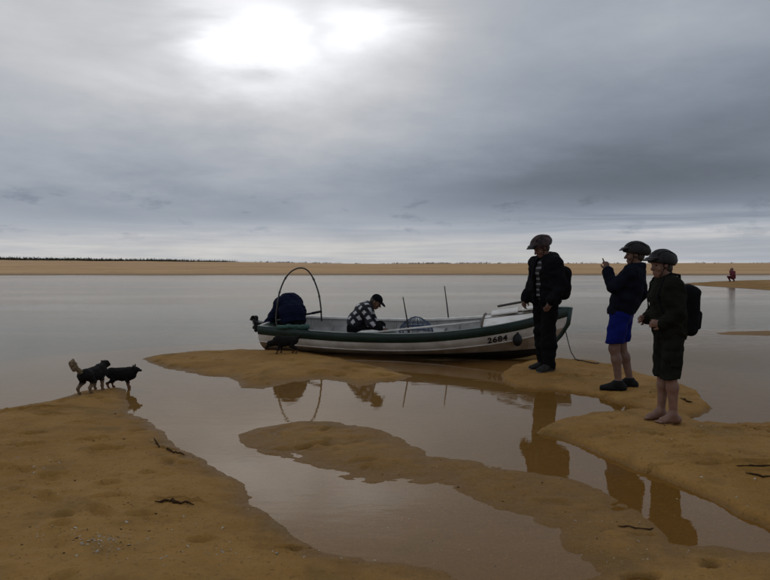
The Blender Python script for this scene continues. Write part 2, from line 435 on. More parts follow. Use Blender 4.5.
def nets(name, F, lo, h):
    S = F < 0; n = np.array(F.shape)-1
    cnt = np.zeros(n, np.float32); acc = np.zeros((*n, 3), np.float32)
    off = [(0, 0, 0), (1, 0, 0), (0, 1, 0), (1, 1, 0), (0, 0, 1), (1, 0, 1), (0, 1, 1), (1, 1, 1)]
    g = lambda A, o: A[o[0]:o[0]+n[0], o[1]:o[1]+n[1], o[2]:o[2]+n[2]]
    tot = sum(g(S, o).astype(np.int8) for o in off); cells = (tot > 0) & (tot < 8)
    ci = np.argwhere(cells); f = [F[ci[:, 0]+o[0], ci[:, 1]+o[1], ci[:, 2]+o[2]] for o in off]
    acc = np.zeros((len(ci), 3)); cnt = np.zeros(len(ci))
    for i in range(8):
        for j in range(i+1, 8):
            if sum(abs(off[i][t]-off[j][t]) for t in range(3)) != 1: continue
            x = (f[i] < 0) != (f[j] < 0); t = np.where(x, f[i]/np.where(x, f[i]-f[j], 1), 0)
            p = np.array(off[i])+t[:, None]*(np.array(off[j])-np.array(off[i])); acc += p*x[:, None]; cnt += x
    V_ = lo+h*(ci+acc/cnt[:, None])
    idx = np.full(n, -1, np.int64); idx[cells] = np.arange(len(ci)); Q = []
    for ax in range(3):
        a = [slice(None)]*3; b = [slice(None)]*3; a[ax] = slice(0, -1); b[ax] = slice(1, None)
        s0, s1 = S[tuple(a)], S[tuple(b)]; e = np.argwhere(s0 != s1)
        u, v = (ax+1) % 3, (ax+2) % 3
        e = e[(e[:, u] > 0) & (e[:, v] > 0) & (e[:, u] < n[u]) & (e[:, v] < n[v])]
        ins = s0[e[:, 0], e[:, 1], e[:, 2]]
        def gi(du, dv):
            c = e.copy(); c[:, u] -= du; c[:, v] -= dv; return idx[c[:, 0], c[:, 1], c[:, 2]]
        q = np.stack([gi(1, 1), gi(0, 1), gi(0, 0), gi(1, 0)], 1); q[~ins] = q[~ins][:, ::-1]; Q.append(q)
    Q = np.concatenate(Q); Q = Q[(Q >= 0).all(1)]
    # one pass of smoothing takes off the grid steps
    for _ in range(1):
        nb = np.zeros_like(V_); c = np.zeros(len(V_))
        for i, j in ((0, 1), (1, 2), (2, 3), (3, 0)):
            np.add.at(nb, Q[:, i], V_[Q[:, j]]); np.add.at(nb, Q[:, j], V_[Q[:, i]]); np.add.at(c, Q[:, i], 1); np.add.at(c, Q[:, j], 1)
        V_ = V_*.6+.4*nb/np.maximum(c, 1)[:, None]
    return np_mesh(name, V_, Q)

# ------------------------------------------------------------------ ground: sand flats with channels
def pts(px, extra=()): return np.array([P(*p).xy[:] for p in px]+list(extra))
POLY_A = pts([(-60, 414), (0, 409), (30, 404), (52, 401), (72, 396), (84, 391), (104, 389), (122, 387), (129, 390), (126, 400), (129, 411), (138, 416),
              (150, 422), (165, 432), (177, 447), (195, 455), (215, 467), (235, 480), (247, 491), (252, 503), (265, 514), (284, 528), (300, 540), (320, 551),
              (345, 557), (380, 560), (420, 566), (450, 575), (480, 588), (520, 606), (560, 640)], [(.9, 1.0), (1.2, -6), (1.5, -60), (-70, -60), (-70, -2), (-30, 3), (-9, 5.6)])
POLY_B = pts([(235, 436), (258, 428), (298, 422), (330, 421), (368, 427), (400, 437), (420, 447), (432, 456), (470, 461), (520, 471), (568, 479), (600, 490), (622, 502),
              (640, 514), (652, 527), (668, 540), (692, 545), (716, 548), (745, 551), (790, 556), (850, 580), (860, 640), (760, 680), (640, 650), (575, 625), (556, 600), (566, 582), (584, 568), (580, 556), (562, 546), (566, 536), (548, 526), (520, 516), (492, 506), (468, 496),
              (442, 484), (420, 484), (385, 480), (374, 484), (358, 481), (332, 478), (322, 471), (300, 463), (262, 452), (243, 443)])
POLY_C = pts([(140, 359), (165, 354), (200, 350.5), (240, 349.5), (275, 350), (305, 352), (340, 358), (375, 366), (412, 376), (408, 379), (395, 381), (375, 383), (357, 387), (346, 383), (330, 380),
              (312, 380), (290, 383), (262, 389), (241, 388), (232, 378), (200, 375), (165, 368)])
POLY_D = pts([(500, 375), (510, 368), (530, 362), (560, 360), (592, 362), (618, 368), (642, 376), (672, 384), (698, 396), (712, 408), (700, 414), (686, 417), (694, 423), (730, 427), (772, 425), (850, 428)],
             [(30, 5.8), (30, 1.0), (6, 1.5)])
POLY_D = np.concatenate([POLY_D, pts([(900, 600), (815, 552), (770, 529), (730, 510), (700, 495), (662, 479), (640, 470), (620, 462), (590, 449), (560, 438.5), (533, 433),
              (546, 427), (562, 420), (590, 414.5), (622, 411.5), (645, 410.5), (636, 407), (618, 403), (600, 397), (578, 393), (556, 390), (536, 390), (518, 388), (502, 381)])])
POLY_G = pts([(676, 283.5), (720, 281), (770, 280), (900, 279), (1200, 280), (1200, 292), (900, 291), (770, 290.5), (735, 288), (700, 286)])
POLY_H = pts([(712, 332.5), (745, 331), (790, 330.5), (900, 331), (900, 337), (790, 336), (745, 335.5), (718, 334.5)])

def sd_poly(px, py, poly):
    """signed distance, positive inside"""
    d2 = np.full(px.shape, 1e18); ins = np.zeros(px.shape, bool); n = len(poly)
    for i in range(n):
        ax, ay = poly[i]; bx, by = poly[(i+1) % n]; ex, ey = bx-ax, by-ay
        t = np.clip(((px-ax)*ex+(py-ay)*ey)/(ex*ex+ey*ey+1e-12), 0, 1)
        d2 = np.minimum(d2, (px-ax-t*ex)**2+(py-ay-t*ey)**2)
        c = ((ay > py) != (by > py)) & (px < (bx-ax)*(py-ay)/((by-ay) if abs(by-ay) > 1e-12 else 1e-12)+ax); ins ^= c
    return np.where(ins, 1, -1)*np.sqrt(d2)
def hash2(ix, iy): 
    v = np.sin(ix*127.1+iy*311.7)*43758.5453; return v-np.floor(v)
def vn(x, y):
    ix, iy = np.floor(x), np.floor(y); fx, fy = x-ix, y-iy; fx = fx*fx*(3-2*fx); fy = fy*fy*(3-2*fy)
    a, b, c, d = hash2(ix, iy), hash2(ix+1, iy), hash2(ix, iy+1), hash2(ix+1, iy+1)
    return (a*(1-fx)+b*fx)*(1-fy)+(c*(1-fx)+d*fx)*fy-.5
def fbm(x, y, o=4):
    s = 0; a = 1
    for i in range(o): s = s+a*vn(x*2**i+17.3*i, y*2**i-9.1*i); a *= .5
    return s
# hollows left by feet and paws: pixel, half length, half width, depth, turn
PRINTS = [(92, 443, .11, .05, .035, .3), (106, 452, .12, .06, .025, .1), (108, 489, .07, .05, .025, 0), (38, 411, .20, .06, .04, .25), (10, 414, .16, .05, .03, .2), (66, 402, .12, .05, .02, 0), (96, 398, .14, .05, .035, -.5),
          (48, 418, .12, .04, .02, .1), (82, 425, .10, .04, .018, .1), (33, 438, .10, .04, .018, .4), (22, 450, .12, .025, .02, .6), (176, 503, .10, .022, .03, 0), (196, 504, .07, .02, .025, -.2),
          (655, 437, .10, .03, .025, -.4), (666, 444, .08, .03, .02, -.3), (760, 428, .15, .03, .03, 0), (766, 433, .13, .03, .03, -.2), (768, 440, .13, .03, .03, 0), (735, 467, .30, .025, .03, .05), (758, 475, .14, .03, .03, -.1),
          (712, 459, .13, .02, .02, -.2), (662, 467, .13, .018, .025, .1), (640, 528, .12, .018, .03, -.05), (732, 430, .08, .03, .02, 0), (680, 450, .10, .02, .018, -.1), (700, 440, .09, .03, .018, .2),
          (585, 378, .12, .05, .03, 0), (600, 375, .12, .05, .03, .2), (560, 377, .14, .05, .03, 0), (575, 385, .12, .04, .025, .1), (648, 397, .13, .04, .03, .3), (660, 392, .1, .04, .03, .1), (520, 376, .1, .04, .02, 0),
          (300, 366, .12, .05, .03, 0), (318, 372, .12, .05, .03, .2), (362, 368, .2, .05, .035, 0), (290, 358, .1, .05, .02, 0), (265, 372, .1, .04, .02, 0), (385, 375, .12, .04, .03, 0), (340, 374, .1, .04, .02, 0), (218, 353, .12, .05, .02, 0),
          (290, 545, .06, .03, .018, .3), (60, 480, .06, .04, .015, .2), (150, 475, .07, .04, .015, .5), (140, 520, .07, .04, .015, .2), (60, 535, .06, .04, .015, .1), (200, 545, .06, .035, .015, .4), (640, 574, .09, .05, .03, .1), (620, 440, .1, .03, .015, .2)]
PRW = [(P(a, b, .04).x, P(a, b, .04).y, l, w, d, t) for a, b, l, w, d, t in PRINTS]
for q in range(46):                                        # fresher footprints in short trails
    k_ = q//4; sd2 = np.random.default_rng(100+k_); x0_, y0_, a_ = (sd2.uniform(-3.4, -.8), sd2.uniform(3.8, 6.6), sd2.uniform(-1.2, 1.2)) if k_ % 2 else (sd2.uniform(.8, 4.0), sd2.uniform(4.2, 8.4), sd2.uniform(-.5, .5))
    s_q = (q % 4)*.42; PRW.append((x0_+s_q*math.cos(a_)-(.07 if q % 2 else -.07)*math.sin(a_), y0_+s_q*math.sin(a_)+(.07 if q % 2 else -.07)*math.cos(a_), .115, .045, RNG.uniform(.014, .022), a_))
for q in range(260):                                       # older, blurred prints all over
    x_, y_ = RNG.uniform(-5, 6), RNG.uniform(2.6, 10)
    PRW.append((x_, y_, RNG.uniform(.05, .12), RNG.uniform(.03, .055), RNG.uniform(.005, .018), RNG.uniform(-1.5, 1.5)))
def ground_h(x, y):
    x = np.asarray(x, float); y = np.asarray(y, float)
    sc = np.clip(y/6, .4, 3)
    wob = .05*sc*fbm(x*2.2, y*2.2/np.sqrt(sc), 4)+.020*fbm(x*8, y*8, 3)
    h = np.full(x.shape, -9.0)
    for poly, top, rise, slope, bank in ((POLY_A, .105, .9, .16, 0), (POLY_B, .034, .5, .075, 0), (POLY_C, .062, .5, .14, 0), (POLY_D, .060, .6, .11, .042), (POLY_G, .22, 8, .05, 0), (POLY_H, .02, 1.5, .05, 0)):
        s = sd_poly(x, y, poly)
        if poly is not POLY_G and poly is not POLY_H: s = s+wob*np.clip(12/np.maximum(y, 1), 0, 1)
        hi = top*(1-np.exp(-np.maximum(s, 0)*slope/top*1.3))
        if bank: hi = hi+bank*np.clip(s/.035, 0, 1)*np.exp(-np.maximum(s, 0)/.6)
        o = np.maximum(-s, 0)
        ho = -(.035*(1-np.exp(-o/.14))+.075*np.maximum(o-.15, 0)+.03*np.maximum(o-2, 0))
        h = np.maximum(h, np.where(s > 0, hi, ho))
    h = np.maximum(h, -1.6)
    land = np.clip((h+.03)/.05, 0, 1)*np.clip(30/np.maximum(np.abs(y), 1)-1, 0, 1)
    h = h+land*(.022*fbm(x*.8+4, y*.8, 3)*np.clip(h/.05, 0, 1)+.016*fbm(x*3.1, y*4.2, 3)+.011*fbm(x*12, y*15, 3))
    near = np.abs(y) < 14
    for cx, cy, l, w, d, t in PRW:
        m = near & (np.abs(x-cx) < .5) & (np.abs(y-cy) < .5)
        if not m.any(): continue
        dx, dy = x[m]-cx, y[m]-cy; u = (dx*math.cos(t)+dy*math.sin(t))/l; v = (-dx*math.sin(t)+dy*math.cos(t))/w
        r2 = u*u+v*v; g = np.exp(-r2**3)*(1+.35*vn(dx*40+cx*9, dy*40)); rim = np.exp(-((np.sqrt(r2)-1.35)/.3)**2)
        hm = h[m]; k = np.clip((hm-.004)/.02, 0, 1)
        h[m] = hm+1.8*(-d*g+d*.32*rim)*k
    return h
def gz_at(x, y): return float(ground_h(np.array([x]), np.array([y]))[0])
def on_ground(px, py):
    z = .04
    for _ in range(6):
        p = P(px, py, z); z = max(gz_at(p.x, p.y), 0.0)
    p = P(px, py, z); p.z = gz_at(p.x, p.y); return p

def axis(lo, hi, f0, f1, d, grow=1.16):
    c = list(np.arange(f0, f1, d)); s = d; v = c[0]; L = []
    while v > lo: s *= grow; v -= s; L.append(v)
    s = d; v = c[-1]; Rr = []
    while v < hi: s *= grow; v += s; Rr.append(v)
    return np.array(L[::-1]+c+Rr)
gxs = axis(-5200, 5200, -4.7, 4.9, .024)
yy = [2.4]
while yy[-1] < 26: yy.append(yy[-1]*1.0052)
s_ = .13
while yy[-1] < 9000: s_ *= (1.02 if yy[-1] < 70 else 1.15); yy.append(yy[-1]+s_)
yb = [2.4]; s_ = .012
while yb[-1] > -3000: s_ *= 1.16; yb.append(yb[-1]-s_)
gys = np.array(yb[:0:-1]+yy)
X, Y = np.meshgrid(gxs, gys, indexing='xy')
Hh = ground_h(X.ravel(), Y.ravel())
def grid_faces(nx, ny):
    i = np.arange(nx-1); j = np.arange(ny-1); a = (j[:, None]*nx+i[None, :]).ravel()
    return np.stack([a, a+1, a+1+nx, a+nx], 1)
gm = np_mesh('sand_flat', np.stack([X.ravel(), Y.ravel(), Hh], 1), grid_faces(len(gxs), len(gys)))
ground = tag(link('sand_flat', gm, M_sand), 'wet brown sand flat cut by shallow channels', 'sand', kind='structure')
wt = mesh('water', [(-5200, -40, 0), (5200, -40, 0), (5200, 9000, 0), (-5200, 9000, 0)], [(0, 1, 2, 3)], False)
tag(link('water', wt, M_water), 'calm grey lagoon water filling the channels', 'water', kind='structure')

# ------------------------------------------------------------------ far sandbar, scrub and distant shore
def bar_h(x, y):
    y0 = 86+3.5*fbm(x*.02, x*0+3, 3)+1.2*fbm(x*.15, x*0, 2)-np.clip((-x-48)*.0, 0, 20)
    s = y-y0
    left = np.clip((-x-8)/75, 0, 1.6)
    crest = 1.75+.75*left+.28*fbm(x*.02, y*.01, 4)
    h = crest*(1-np.exp(-np.maximum(s, 0)/26))*.96
    h = h+.10*fbm(x*.12, y*.08, 4)*np.clip(s/10, 0, 1)
    h = np.where(s < 0, s*.06, h)
    back = np.clip((y-210)/60, 0, 1); return h*(1-back)-1.0*back
fx = np.linspace(-330, 330, 520); fy = np.concatenate([np.linspace(76, 120, 70), np.linspace(121, 275, 60)])
X, Y = np.meshgrid(fx, fy)
tag(link('sandbar', np_mesh('sandbar', np.stack([X.ravel(), Y.ravel(), bar_h(X.ravel(), Y.ravel())], 1), grid_faces(len(fx), len(fy))), M_far), 'long low orange sandbar across the lagoon', 'sandbar', kind='structure')

def scrub(name, m, n, fn, lab):
    """low bushes as tufts of small leaf faces"""
    vs = []; k = 0
    for i in range(n):
        c, hgt, wid = fn(i)
        for j in range(14):
            p = np.array(c)+RNG.normal(size=3)*np.array([wid*.45, wid*.45, 0])+np.array([0, 0, RNG.uniform(-.1, 1)*hgt])
            a = RNG.normal(size=3); b = RNG.normal(size=3); a *= wid*.28/np.linalg.norm(a); b[2] *= .55; b *= hgt*.34/np.linalg.norm(b)
            vs += [p-a, p+b, p+a, p-b]
    vs = np.array(vs); q = np.arange(len(vs)).reshape(-1, 4)
    return tag(link(name, np_mesh(name, vs, q, False), m), lab, 'scrub', kind='stuff')
def f_scrub(i):
    while True:
        x = RNG.uniform(-215, -42); y = RNG.uniform(168, 188)
        px = 385+x/y*FPX
        if px < 236: break
    t = np.clip((236-px)/200, 0, 1)
    return (x, y, float(bar_h(np.array([x]), np.array([y]))[0])), (.15+.34*t)*RNG.uniform(.5, 1.1), RNG.uniform(1.6, 3.4)
scrub('dune_scrub', M['scrub'], 900, f_scrub, 'dark line of low scrub along the dune crest at left')
def f_scrub2(i):
    x = RNG.uniform(-60, 200); y = RNG.uniform(190, 205)
    if RNG.random() < .35: x = RNG.normal(16, 8)
    return (x, y, float(bar_h(np.array([x]), np.array([y]))[0])-.1), RNG.uniform(.1, .38), RNG.uniform(.8, 2.2)
scrub('dune_grass', M['scrub'], 160, f_scrub2, 'sparse dark tufts on the low dune crest behind the boat')

# ------------------------------------------------------------------ the boat
# boat frame: x from transom (0) to stem, y to port (away from camera), z up
BL = 5.15
S0 = Vector((-2.03, 11.62)); B0 = Vector((2.90, 10.48))
BOAT_ROT = math.atan2(B0.y-S0.y, B0.x-S0.x)
boat = empty('fishing_boat', (S0.x, S0.y, -.02), (R(4.0), 0, BOAT_ROT)); boat.rotation_mode = 'XYZ'
tag(boat, 'white open fishing boat with dark green rim moored beside the sand spit', 'boat')
xs_ = np.linspace(0, 1, 41)
def cur(t, P_):
    xs = [p[0] for p in P_]; ys = [p[1] for p in P_]
    # smooth monotone-ish interpolation
    i = np.clip(np.searchsorted(xs, t)-1, 0, len(xs)-2); u = (t-xs[i])/(xs[i+1]-xs[i])
    m = [0]*len(xs)
    for k in range(len(xs)):
        a = max(k-1, 0); b = min(k+1, len(xs)-1); m[k] = (ys[b]-ys[a])/(xs[b]-xs[a])
    dx = xs[i+1]-xs[i]; return (2*u**3-3*u**2+1)*ys[i]+(u**3-2*u**2+u)*dx*m[i]+(-2*u**3+3*u**2)*ys[i+1]+(u**3-u**2)*dx*m[i+1]
SHEER = [(0, .49), (.15, .455), (.35, .43), (.55, .45), (.72, .53), (.86, .635), (1, .80)]
BEAM = [(0, .66), (.15, .76), (.35, .82), (.55, .80), (.72, .68), (.86, .44), (.95, .19), (1, .035)]
KEEL = [(0, -.10), (.5, -.12), (.75, -.10), (.88, -.02), (.95, .16), (1, .50)]
sheer = lambda t: cur(t, SHEER); beam = lambda t: cur(t, BEAM); keel = lambda t: cur(t, KEEL)
def bx(t, z):                                   # stem rakes: lower points sit further aft near the bow
    return t*BL
BAND = .125
def ywid(t, z):
    """half width of the hull side at station t, height z"""
    b, s, k = beam(t), sheer(t), keel(t); z1 = s-BAND; fl = .10+.12*t*t
    u = min(max((z1-z)/max(z1-k, 1e-4), 0), 1); return max(b*.985*(1-fl*u-(1-fl)*u**(2.6-1.2*t)), 0.0)
def zA(t): return max(sheer(t)-BAND-.135-.035*t, keel(t)+.05*(1-t))
def zB(t): return min(max(.035+.13*t**2, keel(t)+.02*(1-t)), zA(t)-.004)
def loft(rows, flip):
    n = len(rows[0]); vs = [p for r in rows for p in r]; fs = []
    for i in range(len(rows)-1):
        for j in range(n-1):
            q = (i*n+j, (i+1)*n+j, (i+1)*n+j+1, i*n+j+1); fs.append(q[::-1] if flip else q)
    return vs, fs
for sgn in (-1, 1):
    rows = []
    for t in xs_:
        b, s = beam(t), sheer(t); rows.append([(t*BL, sgn*y, z) for y, z in ((b+.012, s), (b+.022, s-.02), (b*.985+.020, s-BAND+.02), (b*.985+.004, s-BAND-.004))])
    v, f = loft(rows, sgn > 0); link('gunwale_band', mesh('gunwale_band', v, f), M['green'], boat)
    for nm, top, bot, m, n in (('upper_strake', lambda t: sheer(t)-BAND, zA, 'hull', 5), ('lower_side', zA, zB, 'hull_low', 7), ('bottom', zB, keel, 'black_paint', 8)):
        rows = [[(t*BL, sgn*(ywid(t, z)), z) for z in np.linspace(top(t), bot(t), n)] for t in xs_]
        v, f = loft(rows, sgn > 0); link(nm, mesh(nm, v, f), M[m], boat)
    mb = MB(); mb.tube([(t*BL, sgn*(ywid(t, zA(t))+.002), zA(t)) for t in xs_[:38]], .012, 6); mb.build('rubbing_strake', M['hull'], boat, True)
    rows = []
    for t in xs_:
        b, s = beam(t), sheer(t)
        inn = max(b-.075, .004)
        rows.append([(t*BL, sgn*(b+.016), s+.001), (t*BL, sgn*(b+.012), s+.022), (t*BL, sgn*(inn+.006), s+.022), (t*BL, sgn*inn, s-.012)])
    v, f = loft(rows, sgn < 0); link('cap_rail', mesh('cap_rail', v, f, False), M['green'] if sgn < 0 else M['deck'], boat)
    rows = []
    for t in xs_[:34]:
        s = sheer(t); rows.append([(t*BL+.01, sgn*(min(ywid(t, z), beam(t)*.985)-.035), z) for z in (s-.01, s-.15, .20, .13, .075)])
    v, f = loft(rows, sgn < 0); link('inner_side', mesh('inner_side', v, f), M['inner'], boat)
    for t in np.linspace(.1, .72, 9):         # ribs inside
        mb = MB(); b, s = beam(t)-.045, sheer(t)
        mb.tube([(t*BL, sgn*(b-.005), s-.03), (t*BL, sgn*(ywid(t, s-.15)-.045), s-.15), (t*BL, sgn*(ywid(t, .12)-.045), .12)], .018, 6); mb.build('rib', M['inner'], boat, True)
# floor, transom, stem
rows = [[(t*BL, -max(ywid(t, .08)-.03, .01), .08), (t*BL, 0, .07), (t*BL, max(ywid(t, .08)-.03, .01), .08)] for t in xs_[:34]]
v, f = loft(rows, False); link('floor', mesh('floor', v, f), M['inner'], boat)
half = [(beam(0), sheer(0)+.02)]+[(ywid(0, z), z) for z in np.linspace(sheer(0)-BAND, keel(0), 10)]
ring = [(-.002, -y, z) for y, z in half]+[(-.002, y, z) for y, z in half[::-1]]
nr = len(ring); vs = ring+[(.045, y, z) for _, y, z in ring]
fs = [tuple(range(nr-1, -1, -1)), tuple(range(nr, 2*nr))]+[(i, (i+1) % nr, nr+(i+1) % nr, nr+i) for i in range(nr)]
link('transom', mesh('transom', vs, fs, False), M['hull'], boat)
mb = MB(); mb.tube([(BL*.905, 0, keel(.905)-.02), (BL*.95, 0, keel(.95)), (BL*.98, 0, .36), (BL+.005, 0, .55), (BL+.03, 0, .82)], [.03, .035, .04, .045, .055], 8); mb.build('stem_post', M['green'], boat, True)
mb = MB(); mb.box((BL*.985, 0, .80), (.22, .10, .05)); mb.build('stem_cap', M['green'], boat, bevel=.012)
# stern deck with green rim
rows = [[(x, -beam(x/BL)+.05, sheer(x/BL)-.01), (x, 0, sheer(x/BL)+.015), (x, beam(x/BL)-.05, sheer(x/BL)-.01)] for x in np.linspace(.045, .17, 5)]
v, f = loft(rows, False); link('stern_deck', mesh('stern_deck', v, f), M['green'], boat)
# foredeck
T0 = .735
rows = []
for t in np.linspace(T0, .985, 14):
    b, s = beam(t)-.055, sheer(t); b = max(b, .01); cam_ = .10*min(1, b/.5)
    rows.append([(t*BL, -b, s+.015), (t*BL, -b*.55, s+.015+cam_*.75), (t*BL, 0, s+.015+cam_), (t*BL, b*.55, s+.015+cam_*.75), (t*BL, b, s+.015)])
v, f = loft(rows, False); fd = link('foredeck', mesh('foredeck', v, f), M['deck'], boat)
b, s = beam(T0)-.055, sheer(T0)
mb = MB(); mb.add([(T0*BL, -b, s+.015), (T0*BL, -b*.55, s+.09), (T0*BL, 0, s+.115), (T0*BL, b*.55, s+.09), (T0*BL, b, s+.015), (T0*BL-.02, ywid(T0, .10)-.04, .10), (T0*BL-.02, -ywid(T0, .10)+.04, .10)], [tuple(range(6, -1, -1))])
mb.build('bulkhead', M['inner'], boat)
for i, (x0, x1, y0, y1) in enumerate(((3.92, 4.36, -.16, .30), (4.42, 4.74, -.10, .14))):
    mb = MB(); zc = sheer((x0+x1)/2/BL)+.135
    mb.box(((x0+x1)/2, (y0+y1)/2, zc), (x1-x0, y1-y0, .03), Euler((0, -math.atan2(sheer(x1/BL)-sheer(x0/BL), x1-x0), 0))); mb.build('hatch', M['deck'], fd, bevel=.008)
mb = MB(); mb.tube([(T0*BL+.02, -b*.98, s+.03), (T0*BL+.02, -b*.55, s+.105), (T0*BL+.02, 0, s+.13), (T0*BL+.02, b*.55, s+.105), (T0*BL+.02, b*.98, s+.03)], .018, 6); mb.build('deck_edge', M['wood'], fd, True)
for y_ in (-.24, .0, .26):
    mb = MB(); mb.tube([(x, y_*(beam(x/BL)/.66), sheer(x/BL)+.012+.10*min(1, beam(x/BL)/.5)*(1-.6*abs(y_))) for x in np.linspace(T0*BL+.04, 4.62, 8)], .008, 5); mb.build('deck_seam', M['wood'], fd, True)
# thwarts
for x in (1.58, 2.95):
    mb = MB(); bb = beam(x/BL)-.06; mb.box((x, 0, .30), (.24, 2*bb, .035)); mb.build('thwart', M['inner'], boat, bevel=.006)
# mooring bitt and bow ring
mb = MB(); mb.tube([(4.70, 0, .72), (4.70, 0, .90)], .03, 8); mb.build('mooring_bitt', M['wood'], fd, True)
mb = MB(); mb.tube([(BL*.985+.06*math.cos(a), 0, .47+.05*math.sin(a)) for a in np.linspace(0, 2*math.pi, 13)], .008, 6, False); mb.build('bow_ring', M['steel'], boat, True)
# registration number on the near bow: flat black digits following the side
def text_mesh(s, size):
    cu = bpy.data.curves.new('number', 'FONT'); cu.body = s; cu.size = size; cu.extrude = .0015; cu.align_x = 'CENTER'; cu.offset = .004; cu.space_character = 1.12
    o = bpy.data.objects.new('number', cu); COL.objects.link(o); dg = bpy.context.evaluated_depsgraph_get()
    me = bpy.data.meshes.new_from_object(o.evaluated_get(dg)); bpy.data.objects.remove(o); me.name = 'registration_number'; return me
rx = 4.05; t = rx/BL
def side_pt(x, zz): return Vector((x, -ywid(x/BL, zz), zz))
# a white band for the number widens towards the bow: plate
p0 = side_pt(rx, sheer(t)-BAND-.08); pxa = side_pt(rx+.15, sheer((rx+.15)/BL)-BAND-.08); pza = side_pt(rx, sheer(t)-BAND-.02)
ex = (pxa-p0).normalized(); ez = (pza-p0); ez = (ez-ex*ez.dot(ex)).normalized(); en = ex.cross(ez)
me = text_mesh('2684', .15); o = link('registration_number', me, M['digits'], boat)
MM = Matrix.Identity(4); MM.col[0][:3] = ex; MM.col[1][:3] = ez; MM.col[2][:3] = en; MM.col[3][:3] = p0-ez*.052+en*.012
o.matrix_local = MM
BM = Matrix.Translation(boat.location)@boat.rotation_euler.to_matrix().to_4x4()
def BW(*p): return BM@Vector(p)

# --- fender hanging on the bow
fl_p = side_pt(4.35, sheer(4.35/BL)-BAND-.16); fw = BM@fl_p
fen = empty('fender', fw+Vector((0, -.06, 0))); tag(fen, 'small black fender hanging on the near bow side of the boat', 'fender')
link('body', SDF(.008).ell((0, 0, 0), (.075, .065, .10), None, .02).cone((0, 0, .08), (0, 0, .12), .025, .02).mesh('body'), M['blackp'], fen)
mb = MB(); mb.tube([(0, 0, .11), (0, .0, .2), (0, .03, .29)], .007, 6); mb.build('lanyard', M['rope'], fen, True)

# --- mooring rope from bow ring to the sand
a_ = BW(BL*.985+.05, 0, .43); e_ = on_ground(578, 361); e2 = on_ground(600, 364)
rp = [a_]; 
for u in np.linspace(.1, 1, 12):
    p = a_.lerp(e_, u); p.z = a_.z*(1-u)**1.9+max(gz_at(p.x, p.y), 0)*u+.012; rp.append(p)
for u in np.linspace(.15, 1, 8):
    p = e_.lerp(e2, u); p.y += .08*math.sin(u*7); p.z = max(gz_at(p.x, p.y), 0)+.010; rp.append(p)
mb = MB(); mb.tube(rp, .009, 6); tag(mb.build('mooring_rope', M['rope'], None, True), 'thin mooring rope hanging from the bow down to the sand', 'rope')

# --- outboard motor, tilted up on the transom
mot = empty('outboard_motor', BW(.0, 0, .48), (0, 0, BOAT_ROT)); tag(mot, 'navy outboard motor tilted up on the boat stern', 'outboard motor')
ry = lambda a: Matrix.Rotation(a, 3, 'Y')
cw = SDF(.010)
cw.box((.16, .05, .10), (.18, .14, .12), .07, ry(R(14)), .03).ell((.12, .05, .17), (.15, .12, .08), ry(R(12)), .04)
cowl = link('cowl', cw.mesh('cowl'), M['cowl'], mot)
link('lower_cowl', SDF(.010).box((.15, .03, -.02), (.16, .13, .045), .035, None, .02).cone((.05, 0, .02), (-.05, 0, -.05), .085, .07).mesh('lower_cowl'), M['blackp'], mot)
leg = SDF(.009).cone((0, 0, -.02), (-.20, 0, -.08), .075, .06, .03, ((0, 1, 0), .7)).cone((-.20, 0, -.08), (-.32, 0, -.06), .055, .045, .03, ((0, 1, 0), .6))
leg.box((-.25, 0, -.02), (.10, .10, .011), .01, ry(R(12)), .01).cone((-.33, 0, -.17), (-.33, 0, .06), .035, .045, .02).box((-.31, 0, -.13), (.09, .008, .03), .007, ry(R(10)), .01)
link('leg', leg.mesh('leg'), M['blackp'], mot)
pr_ = link('propeller', SDF(.006).cone((-.34, 0, .02), (-.43, 0, .03), .032, .022).mesh('propeller'), M['steel'], mot)
for k in range(3):
    a = k*2*math.pi/3+.35; d = Vector((0, math.cos(a), math.sin(a))); tw = Vector((0, -math.sin(a), math.cos(a)))
    mb = MB(); c = Vector((-.385, 0, .025))
    vs = [c+d*.02+tw*.012-Vector((.02, 0, 0)), c+d*.02-tw*.012+Vector((.02, 0, 0)), c+d*.075-tw*.045+Vector((.025, 0, 0)), c+d*.105-tw*.005, c+d*.075+tw*.045-Vector((.025, 0, 0))]
    mb.add(vs+[v+Vector((.006, 0, 0)) for v in vs], [(0, 1, 2, 3, 4), (9, 8, 7, 6, 5)]+[(i, (i+1) % 5, 5+(i+1) % 5, 5+i) for i in range(5)]); mb.build('blade', M['steel'], pr_)
mb = MB(); mb.tube([(.26, .02, .06), (.56, -.03, .125), (.80, -.07, .17)], [.028, .022, .018], 8); th = mb.build('tiller_handle', M['blackp'], mot, True)
mb = MB(); mb.tube([(.78, -.07, .167), (.96, -.08, .205)], [.024, .022], 8); mb.build('grip', M['blackp'], th, True)
mb = MB(); mb.box((.58, -.04, .085), (.10, .04, .07)); mb.build('shift_box', M['blackp'], mot, bevel=.01)
for y_ in (-.1, .1):
    mb = MB(); mb.box((-.015, y_, -.10), (.10, .03, .24)); mb.build('clamp_bracket', M['steel'], mot, bevel=.008)
for i in range(5):
    mb = MB(); mb.box((.05+i*.045, -.098, .04+.004*(i % 2)), (.028, .012, .024)); mb.build('marking', M['decal'], mot)

